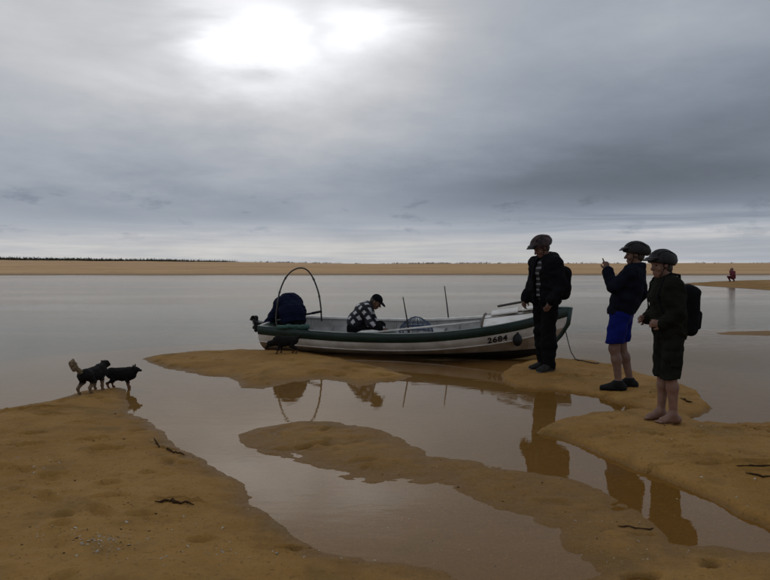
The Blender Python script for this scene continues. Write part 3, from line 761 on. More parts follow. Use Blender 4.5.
# --- hooped pole over the stern
hp = empty('hooped_pole', BW(.13, -.42, .49), (0, 0, 0)); tag(hp, 'tall thin arched hoop standing over the boat stern', 'hoop')
inv = Matrix.Translation(-hp.location)
hoop_px = [(277, 327), (276, 318), (277.5, 303), (280, 291), (285, 279), (292, 271), (300, 268), (307, 270), (313, 278), (318, 291), (320, 301), (321, 309)]
ya, yb_ = (BW(.13, -.42, .49)).y, BW(.85, .05, .5).y
pp = []
for i, (a, b) in enumerate(hoop_px):
    u = i/(len(hoop_px)-1); pp.append(inv@PY(a, b, ya+(yb_-ya)*u))
fine = []
for i in range(len(pp)-1):
    p0_, p1_, p2_, p3_ = pp[max(i-1, 0)], pp[i], pp[i+1], pp[min(i+2, len(pp)-1)]
    for u in np.linspace(0, 1, 6)[:-1]:
        fine.append(.5*((2*p1_)+(-p0_+p2_)*u+(2*p0_-5*p1_+4*p2_-p3_)*u*u+(-p0_+3*p1_-3*p2_+p3_)*u**3))
fine.append(pp[-1]); fine.append(pp[-1]+Vector((.01, .0, -.22)))
mb = MB(); mb.tube(fine, .014, 8); mb.build('hoop', M['cane'], hp, True)
for k in (14, 20, 40, 47):
    mb = MB(); mb.tube([fine[k], fine[k+1]], .019, 8); mb.build('binding', M['rope'], hp, True)

# --- two upright sticks in the boat
for (x0, y0, x1, y1, bxp, lab) in ((403, 297, 407.5, 324, (2.05, -.30), 'short thin dark stick standing in the boat beside the green net'), (444.5, 286, 448.5, 320, (2.75, .70), 'taller thin dark stick standing at the far boat rim behind the blue basket')):
    wy = BW(bxp[0], bxp[1], .3).y; a = PY(x0, y0, wy); b = PY(x1, y1, wy); d = (b-a).normalized(); b2 = b+d*((b.z-.2)/-d.z)
    st = MB(); pl = [a-b2, (a+b2)/2-b2+Vector((.004, 0, 0)), Vector((0, 0, 0))]; st.tube(pl, [.009, .013, .016], 7)
    o = st.build('pole', M['cane'], None, True); o.location = b2; tag(o, lab, 'stick', 'upright sticks in the boat')

# --- blue wire fish basket: rings and bars
bk = empty('fish_basket', BW(2.62, .10, .20)); tag(bk, 'round blue mesh fish basket inside the boat', 'basket')
RB = .30; HB = .30
for k in range(5):
    u = k/4; r = RB*(.8+.2*math.sin(u*math.pi)); z = .0+HB*u*.9
    mb = MB(); mb.tube([(r*math.cos(a), r*math.sin(a), z) for a in np.linspace(0, 2*math.pi, 25)], .009, 6, False); mb.build('hoop', M['bluenet'], bk, True)
for k in range(18):
    a = 2*math.pi*k/18; mb = MB()
    mb.tube([((RB*(.8+.2*math.sin(u*math.pi)))*math.cos(a), (RB*(.8+.2*math.sin(u*math.pi)))*math.sin(a), HB*u*.9) for u in np.linspace(0, 1, 5)]+
            [(RB*.8*math.cos(a)*(1-v), RB*.8*math.sin(a)*(1-v), HB*.9+.13*math.sin(v*math.pi/2)) for v in (.3, .65, .97)], .006, 5); mb.build('bar', M['bluenet'], bk, True)
# heap of green net and a blue tarp bundle
g = SDF(.012)
for i in range(16):
    g.ell((RNG.normal(0, .13), RNG.normal(0, .11), RNG.uniform(.03, .20)), (RNG.uniform(.06, .12), RNG.uniform(.06, .12), RNG.uniform(.04, .08)), None, .02)
g.wrinkle(.007, 70, 3)
o = link('net_heap', g.mesh('net_heap'), M['greennet']); o.location = BW(2.06, -.12, .13); tag(o, 'heap of green fishing net inside the boat', 'net')
g = SDF(.012)
for i in range(12):
    g.ell((RNG.normal(0, .18), RNG.normal(0, .10), RNG.uniform(.0, .15)), (RNG.uniform(.08, .14), RNG.uniform(.06, .10), RNG.uniform(.04, .08)), None, .03)
g.wrinkle(.007, 60, 4)
o = link('tarp_bundle', g.mesh('tarp_bundle'), M['bluenet']); o.location = BW(2.42, -.30, .16); tag(o, 'crumpled dark blue bundle lying next to the basket', 'tarp')
# white oar along the near side, dark spar across the foredeck
orr = empty('oar', BW(2.1, -.46, .42)); tag(orr, 'pale wooden oar lying inside the near rim of the boat', 'oar')
q0 = BW(2.1, -.46, .42); q1 = BW(3.75, -.28, .60)
mb = MB(); mb.tube([(0, 0, 0), (q1-q0)], .017, 8); mb.build('shaft', M['deck'], orr, True)
mb = MB(); d = (q1-q0).normalized(); mb.tube([-d*.0, -d*.12, -d*.30, -d*.42], [.017, .05, .055, .02], 8); bl = mb.build('blade', M['deck'], orr, True)
sp = MB(); sA = BW(4.02, .12, .80); sB = BW(4.62, .05, .93); sp.tube([Vector((0, 0, 0)), sB-sA], .021, 8); o = sp.build('spar', M['cane'], None, True); o.location = sA; tag(o, 'short dark spar resting on the white foredeck', 'spar')

g = SDF(.011)
for i in range(11):
    g.ell((-.24+.048*i, RNG.normal(0, .025), RNG.normal(0, .010)), (RNG.uniform(.05, .08), RNG.uniform(.05, .075), RNG.uniform(.030, .05)), None, .02)
g.wrinkle(.006, 70, 6)
o = link('net_bundle', g.mesh('net_bundle'), M['greennet']); o.location = BW(.66, -.70, .505); o.rotation_euler = (0, 0, BOAT_ROT); tag(o, 'rolled green net bundle on the near stern rim beside the motor', 'net')

# ------------------------------------------------------------------ people
# person frame: x forward, y to the person's left, z up; a 1.75 m figure, scaled on its root
VV = lambda *a: Vector(a)
def hand(S, w, d, n, side, curl=(.5, .5, .55, .6), spread=.15):
    """palm, four fingers and a thumb; n = the way the fingers curl, side = +1/-1 picks the thumb side"""
    d = d.normalized(); n = (n-d*n.dot(d)).normalized(); t = d.cross(n)*side
    S.cone(w-d*.02, w+d*.035, .027, .033, .02, (n, .62)); S.cone(w+d*.03, w+d*.075, .034, .036, .015, (n, .5))
    for i, (L, r) in enumerate(((.070, .0092), (.078, .0095), (.072, .0090), (.056, .0080))):
        b = w+d*.080+t*(.030-.0205*i); sd = (d+t*spread*(.5-.33*i)).normalized(); c = curl[i]
        p1 = b+(sd*math.cos(c*.7)+n*math.sin(c*.7))*L*.46; p2 = p1+(sd*math.cos(c*1.7)+n*math.sin(c*1.7))*L*.32; p3 = p2+(sd*math.cos(c*2.5)+n*math.sin(c*2.5))*L*.26
        S.chain([b-d*.012, p1, p2, p3], [r*1.08, r, r*.92, r*.8], .004)
    b = w+d*.022+t*.026; p1 = b+(d*.62+t*.62+n*.35).normalized()*.038; p2 = p1+(d*.86+t*.2+n*.5).normalized()*.030
    S.chain([b, p1, p2], [.014, .0115, .0095], .008)

def stand(**o):
    J = dict(pel=(0, 0, .95), waist=(0, 0, 1.09), chest=(.005, 0, 1.29), neck=(-.01, 0, 1.47), head=(.03, 0, 1.625), hp=0, hy=0,
             shL=(-.005, .19, 1.415), shR=(-.005, -.19, 1.415), elL=(-.03, .25, 1.14), elR=(-.03, -.25, 1.14), wrL=(.06, .25, .91), wrR=(.06, -.25, .91),
             hdL=(.1, 0, -1), hdR=(.1, 0, -1), hnL=(0, -1, 0), hnR=(0, 1, 0), cuL=(.5, .5, .55, .6), cuR=(.5, .5, .55, .6),
             hiL=(0, .095, .92), hiR=(0, -.095, .92), knL=(.02, .10, .50), knR=(.02, -.10, .50), anL=(-.02, .10, .085), anR=(-.02, -.10, .085), toL=(1, .15, 0), toR=(1, -.15, 0))
    J.update(o); return {k: (Vector(v) if isinstance(v, tuple) and len(v) == 3 else v) for k, v in J.items()}
LAT = ((0, 1, 0), 1.42)
def torso(S, J, f, belly=0):
    S.cone(J['pel'], J['waist'], .118+f, .105+f+belly, .05, LAT); S.cone(J['waist'], J['chest'], .105+f+belly, .122+f, .05, LAT)
    top = J['chest'].lerp(J['neck'], .62); S.cone(J['chest'], top, .118+f, .085+f, .05, LAT)
    S.cone(J['shL'], J['shR'], .056+f, .056+f, .05)
def arm(S, J, s, f, end=1.0, cuff=0):
    sh, el, wr = J['sh'+s], J['el'+s], J['wr'+s]; e = el.lerp(wr, end)
    S.cone(sh, el, .056+f, .043+f, .03); S.cone(el, e, .043+f, .030+f+cuff-.010*(1-end), .03)
def leg(S, J, s, f, to_knee=0.0, flare=0.0, straight=0.0):
    h, k, a = J['hi'+s], J['kn'+s], J['an'+s]
    S.cone(h, k, .092+f, .060+f+flare, .05)
    if to_knee < 1:
        c = k.lerp(a, .32)+Vector((-.012, 0, 0)); S.cone(k, c, .056+f+flare, .055+f+straight, .04); S.cone(c, a, .055+f+straight, .037+f+straight, .04)
def head_frame(J): return Matrix.Rotation(J['hy'], 3, 'Z')@Matrix.Rotation(J['hp'], 3, 'Y')
def head(S, J):
    Rh = head_frame(J); q = lambda *v: J['head']+Rh@Vector(v); A = np.array(Rh)
    S.ell(q(-.012, 0, .028), (.098, .077, .095), A, .02); S.ell(q(.03, 0, -.045), (.062, .056, .082), A, .035); S.ell(q(.052, 0, -.095), (.028, .030, .024), A, .03)
    S.cone(q(.086, 0, .015), q(.112, 0, -.028), .010, .015, .014); S.cone(q(.078, -.034, .028), q(.078, .034, .028), .012, .012, .014)
    S.ell(q(.083, 0, -.068), (.014, .024, .011), A, .012)
    for s in (-1, 1):
        S.ell(q(.086, s*.031, .006), (.010, .014, .008), A, 0, 's'); S.ell(q(-.005, s*.080, -.01), (.020, .010, .031), A, .008); S.ell(q(.062, s*.042, -.03), (.02, .018, .02), A, .02)
    S.cone(q(-.022, 0, -.06), J['neck'], .052, .060, .035)
def foot(S, J, s, sole=False, f=0.0):
    a = J['an'+s]; t = J['to'+s].normalized(); l = Vector((-t.y, t.x, 0)); g = a-Vector((0, 0, .085))
    hl = g-t*.045+VV(0, 0, .036); bl = g+t*.115+VV(0, 0, .026)
    S.cone(a, hl, .037+f, .036+f, .03); S.cone(hl, bl, .035+f, .028+f, .03, (l, 1.15)); S.cone(a+t*.02, bl, .036+f, .026+f, .03, (l, 1.2))
    if sole: S.cone(bl, bl+t*.07, .030+f, .022+f, .03, (l, 1.45)); return
    S.cone(bl+l*.02, bl-l*.02, .024, .022, .02)
    sg = -1 if s == 'L' else 1
    for i in range(5):
        b = bl+l*sg*(.034-.0165*i)+t*.012; S.cone(b-VV(0, 0, .006), b+t*(.048-.006*i)-VV(0, 0, .013), .0125-.0012*i, .0115-.001*i, .004)

def helmet_parts(S_root, J, m, visor_m):
    Rh = head_frame(J)@Matrix.Rotation(R(-4), 3, 'Y'); c = J['head']; A = np.array(Rh); q = lambda *v: c+Rh@Vector(v)
    rr = (.150, .114, .122); ce = (-.012, 0, .050)
    S = SDF(.006); S.ell(q(*ce), rr, A, .0).cone(q(-.13, 0, .06), q(-.15, 0, .045), .05, .035, .05)
    S.ell(q(-.012, 0, .028), (.112, .088, .106), A, 0, 's')
    for y in (-.078, -.040, 0, .040, .078):
        for x0, x1 in ((-.115, -.045), (-.02, .035), (.055, .105)):
            P_ = []
            for x in np.linspace(x0, x1, 3):
                k = 1-((x-ce[0])/rr[0])**2-(y/rr[1])**2
                if k > .03: P_.append(q(x, y*(1-.25*abs(x)/.15), ce[2]+rr[2]*math.sqrt(k)+.002))
            for i in range(len(P_)-1): S.cone(P_[i], P_[i+1], .0105, .0105, 0, None, 's')
    S.cut(q(0, 0, .014), Rh@Vector((.16, 0, -1)))
    h = link('helmet', S.mesh('helmet'), m, S_root)
    V_ = SDF(.005); V_.box(q(.140, 0, .062), (.032, .072, .0075), .007, np.array(Rh@Matrix.Rotation(R(14), 3, 'Y')), .0).ell(q(.10, 0, .075), (.06, .09, .02), A, .02)
    V_.ell(q(-.012, 0, .028), (.110, .086, .104), A, 0, 's')
    link('visor', V_.mesh('visor'), visor_m, h)
    for s in (-1, 1):
        mb = MB(); mb.tube([q(.045, s*.089, .03), q(.03, s*.087, -.03), q(.045, s*.058, -.095), q(.052, s*.0, -.122)], .0045, 6); mb.tube([q(-.055, s*.088, .03), q(-.01, s*.092, -.02), q(.03, s*.087, -.03)], .0045, 6); mb.build('chin_strap', M['strap'], h, True)
    return h
def face_parts(root, J):
    Rh = head_frame(J); A = np.array(Rh); q = lambda *v: J['head']+Rh@Vector(v)
    for s in (-1, 1): link('eye', SDF(.004).ell(q(.076, s*.031, .006), (.011, .0125, .009), A, 0).mesh('eye'), M['eye'], root)
    link('lips', SDF(.004).ell(q(.089, 0, -.066), (.011, .022, .008), A, 0).mesh('lips'), M['lips'], root)
def hair_part(root, J, low=-.06, back=.0):
    Rh = head_frame(J); A = np.array(Rh); q = lambda *v: J['head']+Rh@Vector(v)
    S = SDF(.007).ell(q(-.022, 0, .022), (.098, .083, .098), A, .02).ell(q(-.05, 0, -.035), (.055, .068, .05), A, .03)
    if back: S.cone(q(-.07, 0, -.04), q(-.09, 0, -.04-back), .045, .03, .03)
    S.cut(q(.045, 0, .05), Rh@Vector((1, 0, -.45))); S.cut(q(.012, 0, 0), Rh@Vector((.85, 0, -.5)))
    S.wrinkle(.003, 120, 5); return link('hair', S.mesh('hair'), M['hair'], root)
def shoes(root, J, m, sole_m):
    for s in 'LR':
        S = SDF(.007); foot(S, J, s, True, .012); a = J['an'+s]; S.cone(a, a+VV(0, 0, .03), .047, .046, .02); g = a-VV(0, 0, .085)
        S.cut(a+VV(0, 0, .035), (0, 0, 1)); S.cut(g+VV(0, 0, .012), (0, 0, -1)); o = link('shoe', S.mesh('shoe'), m, root)
        t = J['to'+s].normalized(); l = Vector((-t.y, t.x, 0)); Z = SDF(.006)
        Z.cone(g-t*.045+VV(0, 0, .006), g+t*.18+VV(0, 0, .006), .046, .040, 0, (l, .95)); Z.cut(g+VV(0, 0, .020), (0, 0, 1)); Z.cut(g+VV(0, 0, -.001), (0, 0, -1)); link('sole', Z.mesh('sole'), sole_m, o)
def body(root, J, skin, barefoot=True, res=.0065):
    S = SDF(res); torso(S, J, 0)
    for s in 'LR': arm(S, J, s, 0); leg(S, J, s, 0); foot(S, J, s)
    head(S, J)
    for s, sg in (('L', 1), ('R', -1)): hand(S, J['wr'+s], J['hd'+s], J['hn'+s], sg, J['cu'+s])
    return link('body', S.mesh('body'), skin, root)
def backpack(name, lab, root, J, W=.15, H=.24, D=.10, drop=0.0, tilt=0.0, fwd=0.0):
    up = (J['neck']-J['waist']).normalized(); c = J['chest']+Vector((-.205-D*.55+fwd, 0, -.06-drop)); A = Matrix.Rotation(tilt, 3, 'Y')
    base = c-Vector((0, 0, H)); Mr = Matrix.Translation(root.location)@root.rotation_euler.to_matrix().to_4x4()@Matrix.Scale(root.scale[0], 4)
    e = empty(name, Mr@base, root.rotation_euler); e.scale = root.scale; tag(e, lab, 'backpack', 'backpacks worn by the group')
    L = lambda p: p-base; An = np.array(A)
    S = SDF(.009).box(L(c), (D, W, H), .07, An, .03).ell(L(c+A@Vector((-.02, 0, H*.75))), (D*.8, W*.85, .08), An, .06).ell(L(c+A@Vector((-D*.5, 0, -H*.3))), (D*.75, W*.9, H*.55), An, .05).wrinkle(.004, 45, 8)
    link('main_bag', S.mesh('main_bag'), M['pack'], e)
    S = SDF(.009).box(L(c+A@Vector((-D*1.02, 0, -H*.34))), (.035, W*.72, H*.40), .03, An, .02).wrinkle(.003, 50, 9); link('front_pocket', S.mesh('front_pocket'), M['pack'], e)
    mb = MB(); zt = c+A@Vector((D*.6, 0, H*.98)); mb.tube([L(zt+Vector((0, -.03, 0))), L(zt+Vector((-.01, -.02, .035))), L(zt+Vector((-.01, .02, .035))), L(zt+Vector((0, .03, 0)))], .008, 6); mb.build('grab_handle', M['strap'], e, True)
    for s, k in (('L', 1), ('R', -1)):
        sh = J['sh'+s].lerp(J['neck'], .38); x = sh+Vector((0, 0, .075))
        P_ = [c+A@Vector((D*.7, k*.07, H*.85)), x+Vector((-.075, 0, .012)), x+Vector((0, 0, .022)), x+Vector((.085, k*.015, -.03)), J['chest']+Vector((.155, k*.115, .0)), J['chest']+Vector((.12, k*.175, -.14)), c+A@Vector((D*.6, k*W*.9, -H*.7))]
        mb = MB(); mb.tube([L(p) for p in P_], .016, 8); mb.build('shoulder_strap', M['strap'], e, True)
    return e
def root_at(name, lab, p, rz, sc):
    r = empty(name, p, (0, 0, rz)); r.scale = (sc,)*3; tag(r, lab, 'person', None); return r

# --- tall cyclist in black beside the bow, head bowed
p = on_ground(545, 370)
P1 = root_at('person', 'person in black hooded jacket and long trousers standing by the bow, head bowed', p, R(207), 1.035)
J = stand(head=(.085, 0, 1.60), neck=(.005, 0, 1.46), hp=R(28), hy=R(-8), shL=(.01, .185, 1.40), shR=(.01, -.185, 1.40), elL=(-.03, .265, 1.13), elR=(.0, -.265, 1.13), wrL=(.13, .24, .92), wrR=(.15, -.225, .93), hdL=(.45, -.1, -1), hdR=(.45, .1, -1),
          knL=(.03, .085, .50), knR=(.0, -.085, .50), anL=(.01, .085, .085), anR=(-.05, -.085, .085), hiL=(0, .09, .92), hiR=(0, -.09, .92))
body(P1, J, M['skin']); face_parts(P1, J); hair_part(P1, J); helmet_parts(P1, J, M['helmet_r'], M['helmet'])
S = SDF(.008); torso(S, J, .018); S.cut((0, 0, .93), (0, 0, -1)); S.cut((0, 0, 1.50), (0, 0, 1)); S.wrinkle(.003, 40, 1); link('shirt', S.mesh('shirt'), M['stripe'], P1)
S = SDF(.008); torso(S, J, .048, .02); S.cut((0, 0, .86), (-.1, 0, -1)); S.box((.22, .02, 1.12), (.16, .055, .34), .02, None, 0, 's')
for s in 'LR': arm(S, J, s, .026, .97, .012)
Rn = J['neck']; S.chain([Rn+VV(.075, .09, -.03), Rn+VV(-.02, .115, .01), Rn+VV(-.09, .06, .03), Rn+VV(-.09, -.06, .03), Rn+VV(-.02, -.115, .01), Rn+VV(.075, -.09, -.03)], [.035, .045, .055, .055, .045, .035], .03)
S.ell(Rn+VV(-.115, 0, .0), (.07, .12, .075), None, .05); S.ell(Rn+VV(.11, 0, -.035), (.03, .04, .03), None, .02, 's'); S.wrinkle(.009, 38, 2); link('jacket', S.mesh('jacket'), M['black_cloth'], P1)
S = SDF(.008); S.cone(J['pel']+VV(0, 0, .06), J['pel']-VV(0, 0, .03), .128, .128, .05, ((0, 1, 0), 1.35))
for s in 'LR': leg(S, J, s, .020, 0, .012, .026)
S.cut((0, 0, 1.04), (0, 0, 1)); S.cut((0, 0, .035), (0, 0, -1)); S.wrinkle(.009, 34, 3); link('trousers', S.mesh('trousers'), M['trousers'], P1)
shoes(P1, J, M['shoe_g'], M['sole'])
backpack('backpack', 'slim black backpack on the person with bowed head beside the bow', P1, J, .14, .21, .085, .10, R(-6))

# --- person in blue shorts, one arm raised
p = on_ground(623, 388.5)
P2 = root_at('person', 'person in dark jacket and bright blue shorts raising one hand', p, R(150), .955)
J = stand(pel=(.03, 0, .95), waist=(-.01, 0, 1.09), chest=(-.07, 0, 1.29), neck=(-.135, 0, 1.47), head=(-.11, 0, 1.625), hp=R(3), hy=R(22), shL=(-.095, .19, 1.415), shR=(-.12, -.19, 1.41),
          elL=(.08, .28, 1.235), wrL=(.17, .19, 1.44), hdL=(.12, -.12, 1), hnL=(.7, -.7, -.1), cuL=(.15, .95, 1.05, 1.1), elR=(-.16, -.27, 1.15), wrR=(-.02, -.25, .94), hiL=(.03, .10, .92), hiR=(.03, -.10, .92),
          knL=(.09, .12, .50), knR=(.05, -.12, .50), anL=(.03, .13, .085), anR=(-.06, -.13, .085), toL=(1, .35, 0), toR=(1, .1, 0))
body(P2, J, M['skin']); face_parts(P2, J); hair_part(P2, J); helmet_parts(P2, J, M['helmet'], M['helmet'])
S = SDF(.008); torso(S, J, .040, .015); S.cut(J['pel']+VV(0, 0, -.03), (0, 0, -1))
for s in 'LR': arm(S, J, s, .024, .93, .010)
Rn = J['neck']; S.chain([Rn+VV(.07, .06, .0), Rn+VV(-.01, .085, .02), Rn+VV(-.07, 0, .03), Rn+VV(-.01, -.085, .02), Rn+VV(.07, -.06, .0)], [.025, .03, .032, .03, .025], .03); S.wrinkle(.009, 40, 12); link('jacket', S.mesh('jacket'), M['navy_cloth'], P2)
S = SDF(.008); S.cone(J['pel']+VV(0, 0, .06), J['pel']-VV(0, 0, .04), .126, .130, .05, ((0, 1, 0), 1.38))
for s in 'LR':
    h, k = J['hi'+s], J['kn'+s]; S.cone(h, k+VV(0, 0, .03), .115, .108, .04)
S.cut((0, 0, .565), (0, 0, -1)); S.cut((0, 0, 1.03), (0, 0, 1)); S.wrinkle(.007, 30, 13); link('shorts', S.mesh('shorts'), M['blue_cloth'], P2)
shoes(P2, J, M['shoe'], M['shoe'])

# --- barefoot person with the large backpack
p = on_ground(668, 421)
P3 = root_at('person', 'barefoot person in dark jacket and knee-length shorts wearing a bike helmet', p, R(180), .885)
J = stand(pel=(.0, 0, .95), waist=(.02, 0, 1.09), chest=(.03, 0, 1.29), neck=(.04, 0, 1.47), head=(.10, 0, 1.615), hp=R(6), hy=R(14), shL=(.035, .175, 1.405), shR=(.035, -.175, 1.405),
          elL=(.01, .235, 1.14), wrL=(.15, .175, 1.03), hdL=(1, -.15, .05), hnL=(0, -1, -.2), cuL=(.8, .85, .9, .95), elR=(.05, -.24, 1.14), wrR=(.185, -.13, 1.05), hdR=(1, .3, .1), hnR=(0, 1, -.2), cuR=(.7, .8, .85, .9),
          knL=(.02, .08, .50), knR=(.03, -.08, .50), anL=(-.02, .075, .085), anR=(.04, -.08, .085), toL=(1, .1, 0), toR=(1, -.05, 0))
body(P3, J, M['skin_f']); face_parts(P3, J); hair_part(P3, J, back=.06); helmet_parts(P3, J, M['helmet'], M['helmet'])
S = SDF(.008); torso(S, J, .042, .012); S.cut((0, 0, .86), (0, 0, -1))
for s in 'LR': arm(S, J, s, .024, .96, .010)
Rn = J['neck']; S.chain([Rn+VV(.07, .055, .0), Rn+VV(-.01, .08, .02), Rn+VV(-.065, 0, .03), Rn+VV(-.01, -.08, .02), Rn+VV(.07, -.055, .0)], [.025, .03, .032, .03, .025], .03); S.wrinkle(.009, 40, 22); link('jacket', S.mesh('jacket'), M['olive_cloth'], P3)
S = SDF(.008); S.cone(J['pel']+VV(0, 0, .06), J['pel']-VV(0, 0, .04), .128, .130, .05, ((0, 1, 0), 1.36))
for s in 'LR':
    h, k = J['hi'+s], J['kn'+s]; S.cone(h, k-VV(0, 0, .02), .108, .098, .04); sg = 1 if s == 'L' else -1
    S.box(h.lerp(k, .62)+VV(.0, sg*.095, 0), (.06, .022, .075), .02, None, .02)
S.cut((0, 0, .455), (0, 0, -1)); S.cut((0, 0, 1.03), (0, 0, 1)); S.wrinkle(.011, 36, 23); sh = link('shorts', S.mesh('shorts'), M['shorts'], P3)
backpack('backpack', 'large bulging black backpack on the barefoot person', P3, J, .16, .25, .115, .08, R(-4), .10)

# --- fisherman sitting bent forward in the boat
fp = BW(1.60, -.26, .07)
P4 = root_at('person', 'person in black and white checked shirt and cap sitting bent forward in the boat', fp, BOAT_ROT+R(6), .97)
J = stand(pel=(0, 0, .39), waist=(.05, 0, .52), chest=(.17, 0, .68), neck=(.285, 0, .79), head=(.395, 0, .845), hp=R(38), hy=R(-12), shL=(.23, .18, .745), shR=(.23, -.18, .745), elL=(.33, .24, .47), elR=(.31, -.25, .49), wrL=(.50, .10, .36), wrR=(.49, -.10, .37),
          hdL=(.8, -.2, -.4), hdR=(.8, .2, -.4), hiL=(.03, .10, .37), hiR=(.03, -.10, .37), knL=(.44, .17, .40), knR=(.43, -.16, .39), anL=(.36, .16, .085), anR=(.33, -.16, .085))
body(P4, J, M['skin']); face_parts(P4, J); hair_part(P4, J)
S = SDF(.009); torso(S, J, .030, .02); S.cut(J['pel']+VV(0, 0, .04), (-.3, 0, -1))
for s in 'LR': arm(S, J, s, .020, .9, .008)
S.wrinkle(.005, 36, 32); link('shirt', S.mesh('shirt'), M['plaid'], P4)
S = SDF(.009); S.cone(J['pel']+VV(.02, 0, .06), J['pel']-VV(0, 0, .04), .135, .135, .05, ((0, 1, 0), 1.36))
for s in 'LR': leg(S, J, s, .022, 0, .012, .02)
S.wrinkle(.006, 32, 33); S.cut((0, 0, .05), (0, 0, -1)); link('trousers', S.mesh('trousers'), M['trousers'], P4); shoes(P4, J, M['shoe'], M['shoe'])
Rh = head_frame(J); q = lambda *v: J['head']+Rh@Vector(v); A = np.array(Rh)
S = SDF(.006).ell(q(-.012, 0, .045), (.108, .088, .092), A, 0); S.cut(q(0, 0, .035), Rh@Vector((.15, 0, -1))); cp = link('cap', S.mesh('cap'), M['black_cloth'], P4)
link('peak', SDF(.005).ell(q(.115, 0, .045), (.072, .072, .010), np.array(Rh@Matrix.Rotation(R(10), 3, 'Y')), 0).mesh('peak'), M['black_cloth'], cp)

# --- boatman kneeling and bent over the motor, back to the camera
fp = BW(.44, -.18, .075)
P6 = root_at('person', 'person in navy jacket kneeling bent over the outboard motor at the stern', fp, R(124), 1.0)
J = stand(pel=(-.04, 0, .45), waist=(.0, 0, .62), chest=(.13, 0, .775), neck=(.27, 0, .80), head=(.39, .02, .74), hp=R(66), hy=R(10), shL=(.22, .155, .755), shR=(.22, -.155, .755), elL=(.28, .26, .52), wrL=(.32, .34, .40), elR=(.40, -.17, .52), wrR=(.50, -.02, .42),
          hdL=(.5, .6, -.4), hdR=(.8, .3, -.4), hiL=(-.02, .10, .43), hiR=(-.02, -.10, .43), knL=(.14, .14, .08), knR=(.14, -.14, .08), anL=(-.26, .12, .085), anR=(-.26, -.12, .085), toL=(-1, .1, 0), toR=(-1, -.1, 0))
body(P6, J, M['skin']); face_parts(P6, J); hair_part(P6, J)
S = SDF(.009); torso(S, J, .040, .03); S.cut(J['pel']+VV(0, 0, -.05), (-.5, 0, -1))
for s in 'LR': arm(S, J, s, .030, .95, .010)
Rn = J['neck']; S.chain([Rn+VV(.03, .08, -.02), Rn+VV(-.05, .05, .03), Rn+VV(-.05, -.05, .03), Rn+VV(.03, -.08, -.02)], [.03, .035, .035, .03], .03)
S.wrinkle(.009, 36, 42); link('jacket', S.mesh('jacket'), M['navy_coat'], P6)
S = SDF(.009); S.cone(J['pel']+VV(.02, 0, .05), J['pel']-VV(0, 0, .05), .140, .140, .05, ((0, 1, 0), 1.36))
for s in 'LR': leg(S, J, s, .024, 0, .012, .02)
S.cut((0, 0, .012), (0, 0, -1)); S.wrinkle(.008, 34, 43); link('trousers', S.mesh('trousers'), M['trousers'], P6); shoes(P6, J, M['shoe'], M['sole'])

# --- far person in dark red on the bar across the water
fp = P(733, 281.5, .12); fp.z = gz_at(fp.x, fp.y)
P5 = root_at('person', 'distant small person in dark red crouching on the far sandbar at right', fp, R(200), .9)
J = stand(pel=(0, 0, .34), waist=(.04, 0, .50), chest=(.08, 0, .70), neck=(.11, 0, .88), head=(.14, 0, 1.03), shL=(.09, .19, .83), shR=(.09, -.19, .83), elL=(.25, .28, .62), elR=(-.12, -.42, .90), wrL=(.45, .2, .5), wrR=(-.30, -.50, 1.08), hdR=(-.4, -.2, 1), hdL=(1, 0, -.3),
          hiL=(.03, .10, .33), hiR=(.03, -.10, .33), knL=(.38, .22, .42), knR=(.38, -.2, .42), anL=(.10, .2, .085), anR=(.12, -.2, .085))
body(P5, J, M['skin'], res=.02)
S = SDF(.018); torso(S, J, .05, .02)
for s in 'LR': arm(S, J, s, .03, .95)
link('jacket', S.mesh('jacket'), M['red_cloth'], P5)
S = SDF(.018); S.cone(J['pel']+VV(0, 0, .05), J['pel']-VV(0, 0, .04), .14, .14, .05, ((0, 1, 0), 1.36))
for s in 'LR': leg(S, J, s, .02)
link('trousers', S.mesh('trousers'), M['red_cloth'], P5)
S = SDF(.015).ell(J['head']+VV(-.02, 0, .03), (.115, .095, .115), None, 0); S.cut(J['head']+VV(.03, 0, 0), (1, 0, -.6)); link('hair', S.mesh('hair'), M['hair'], P5)

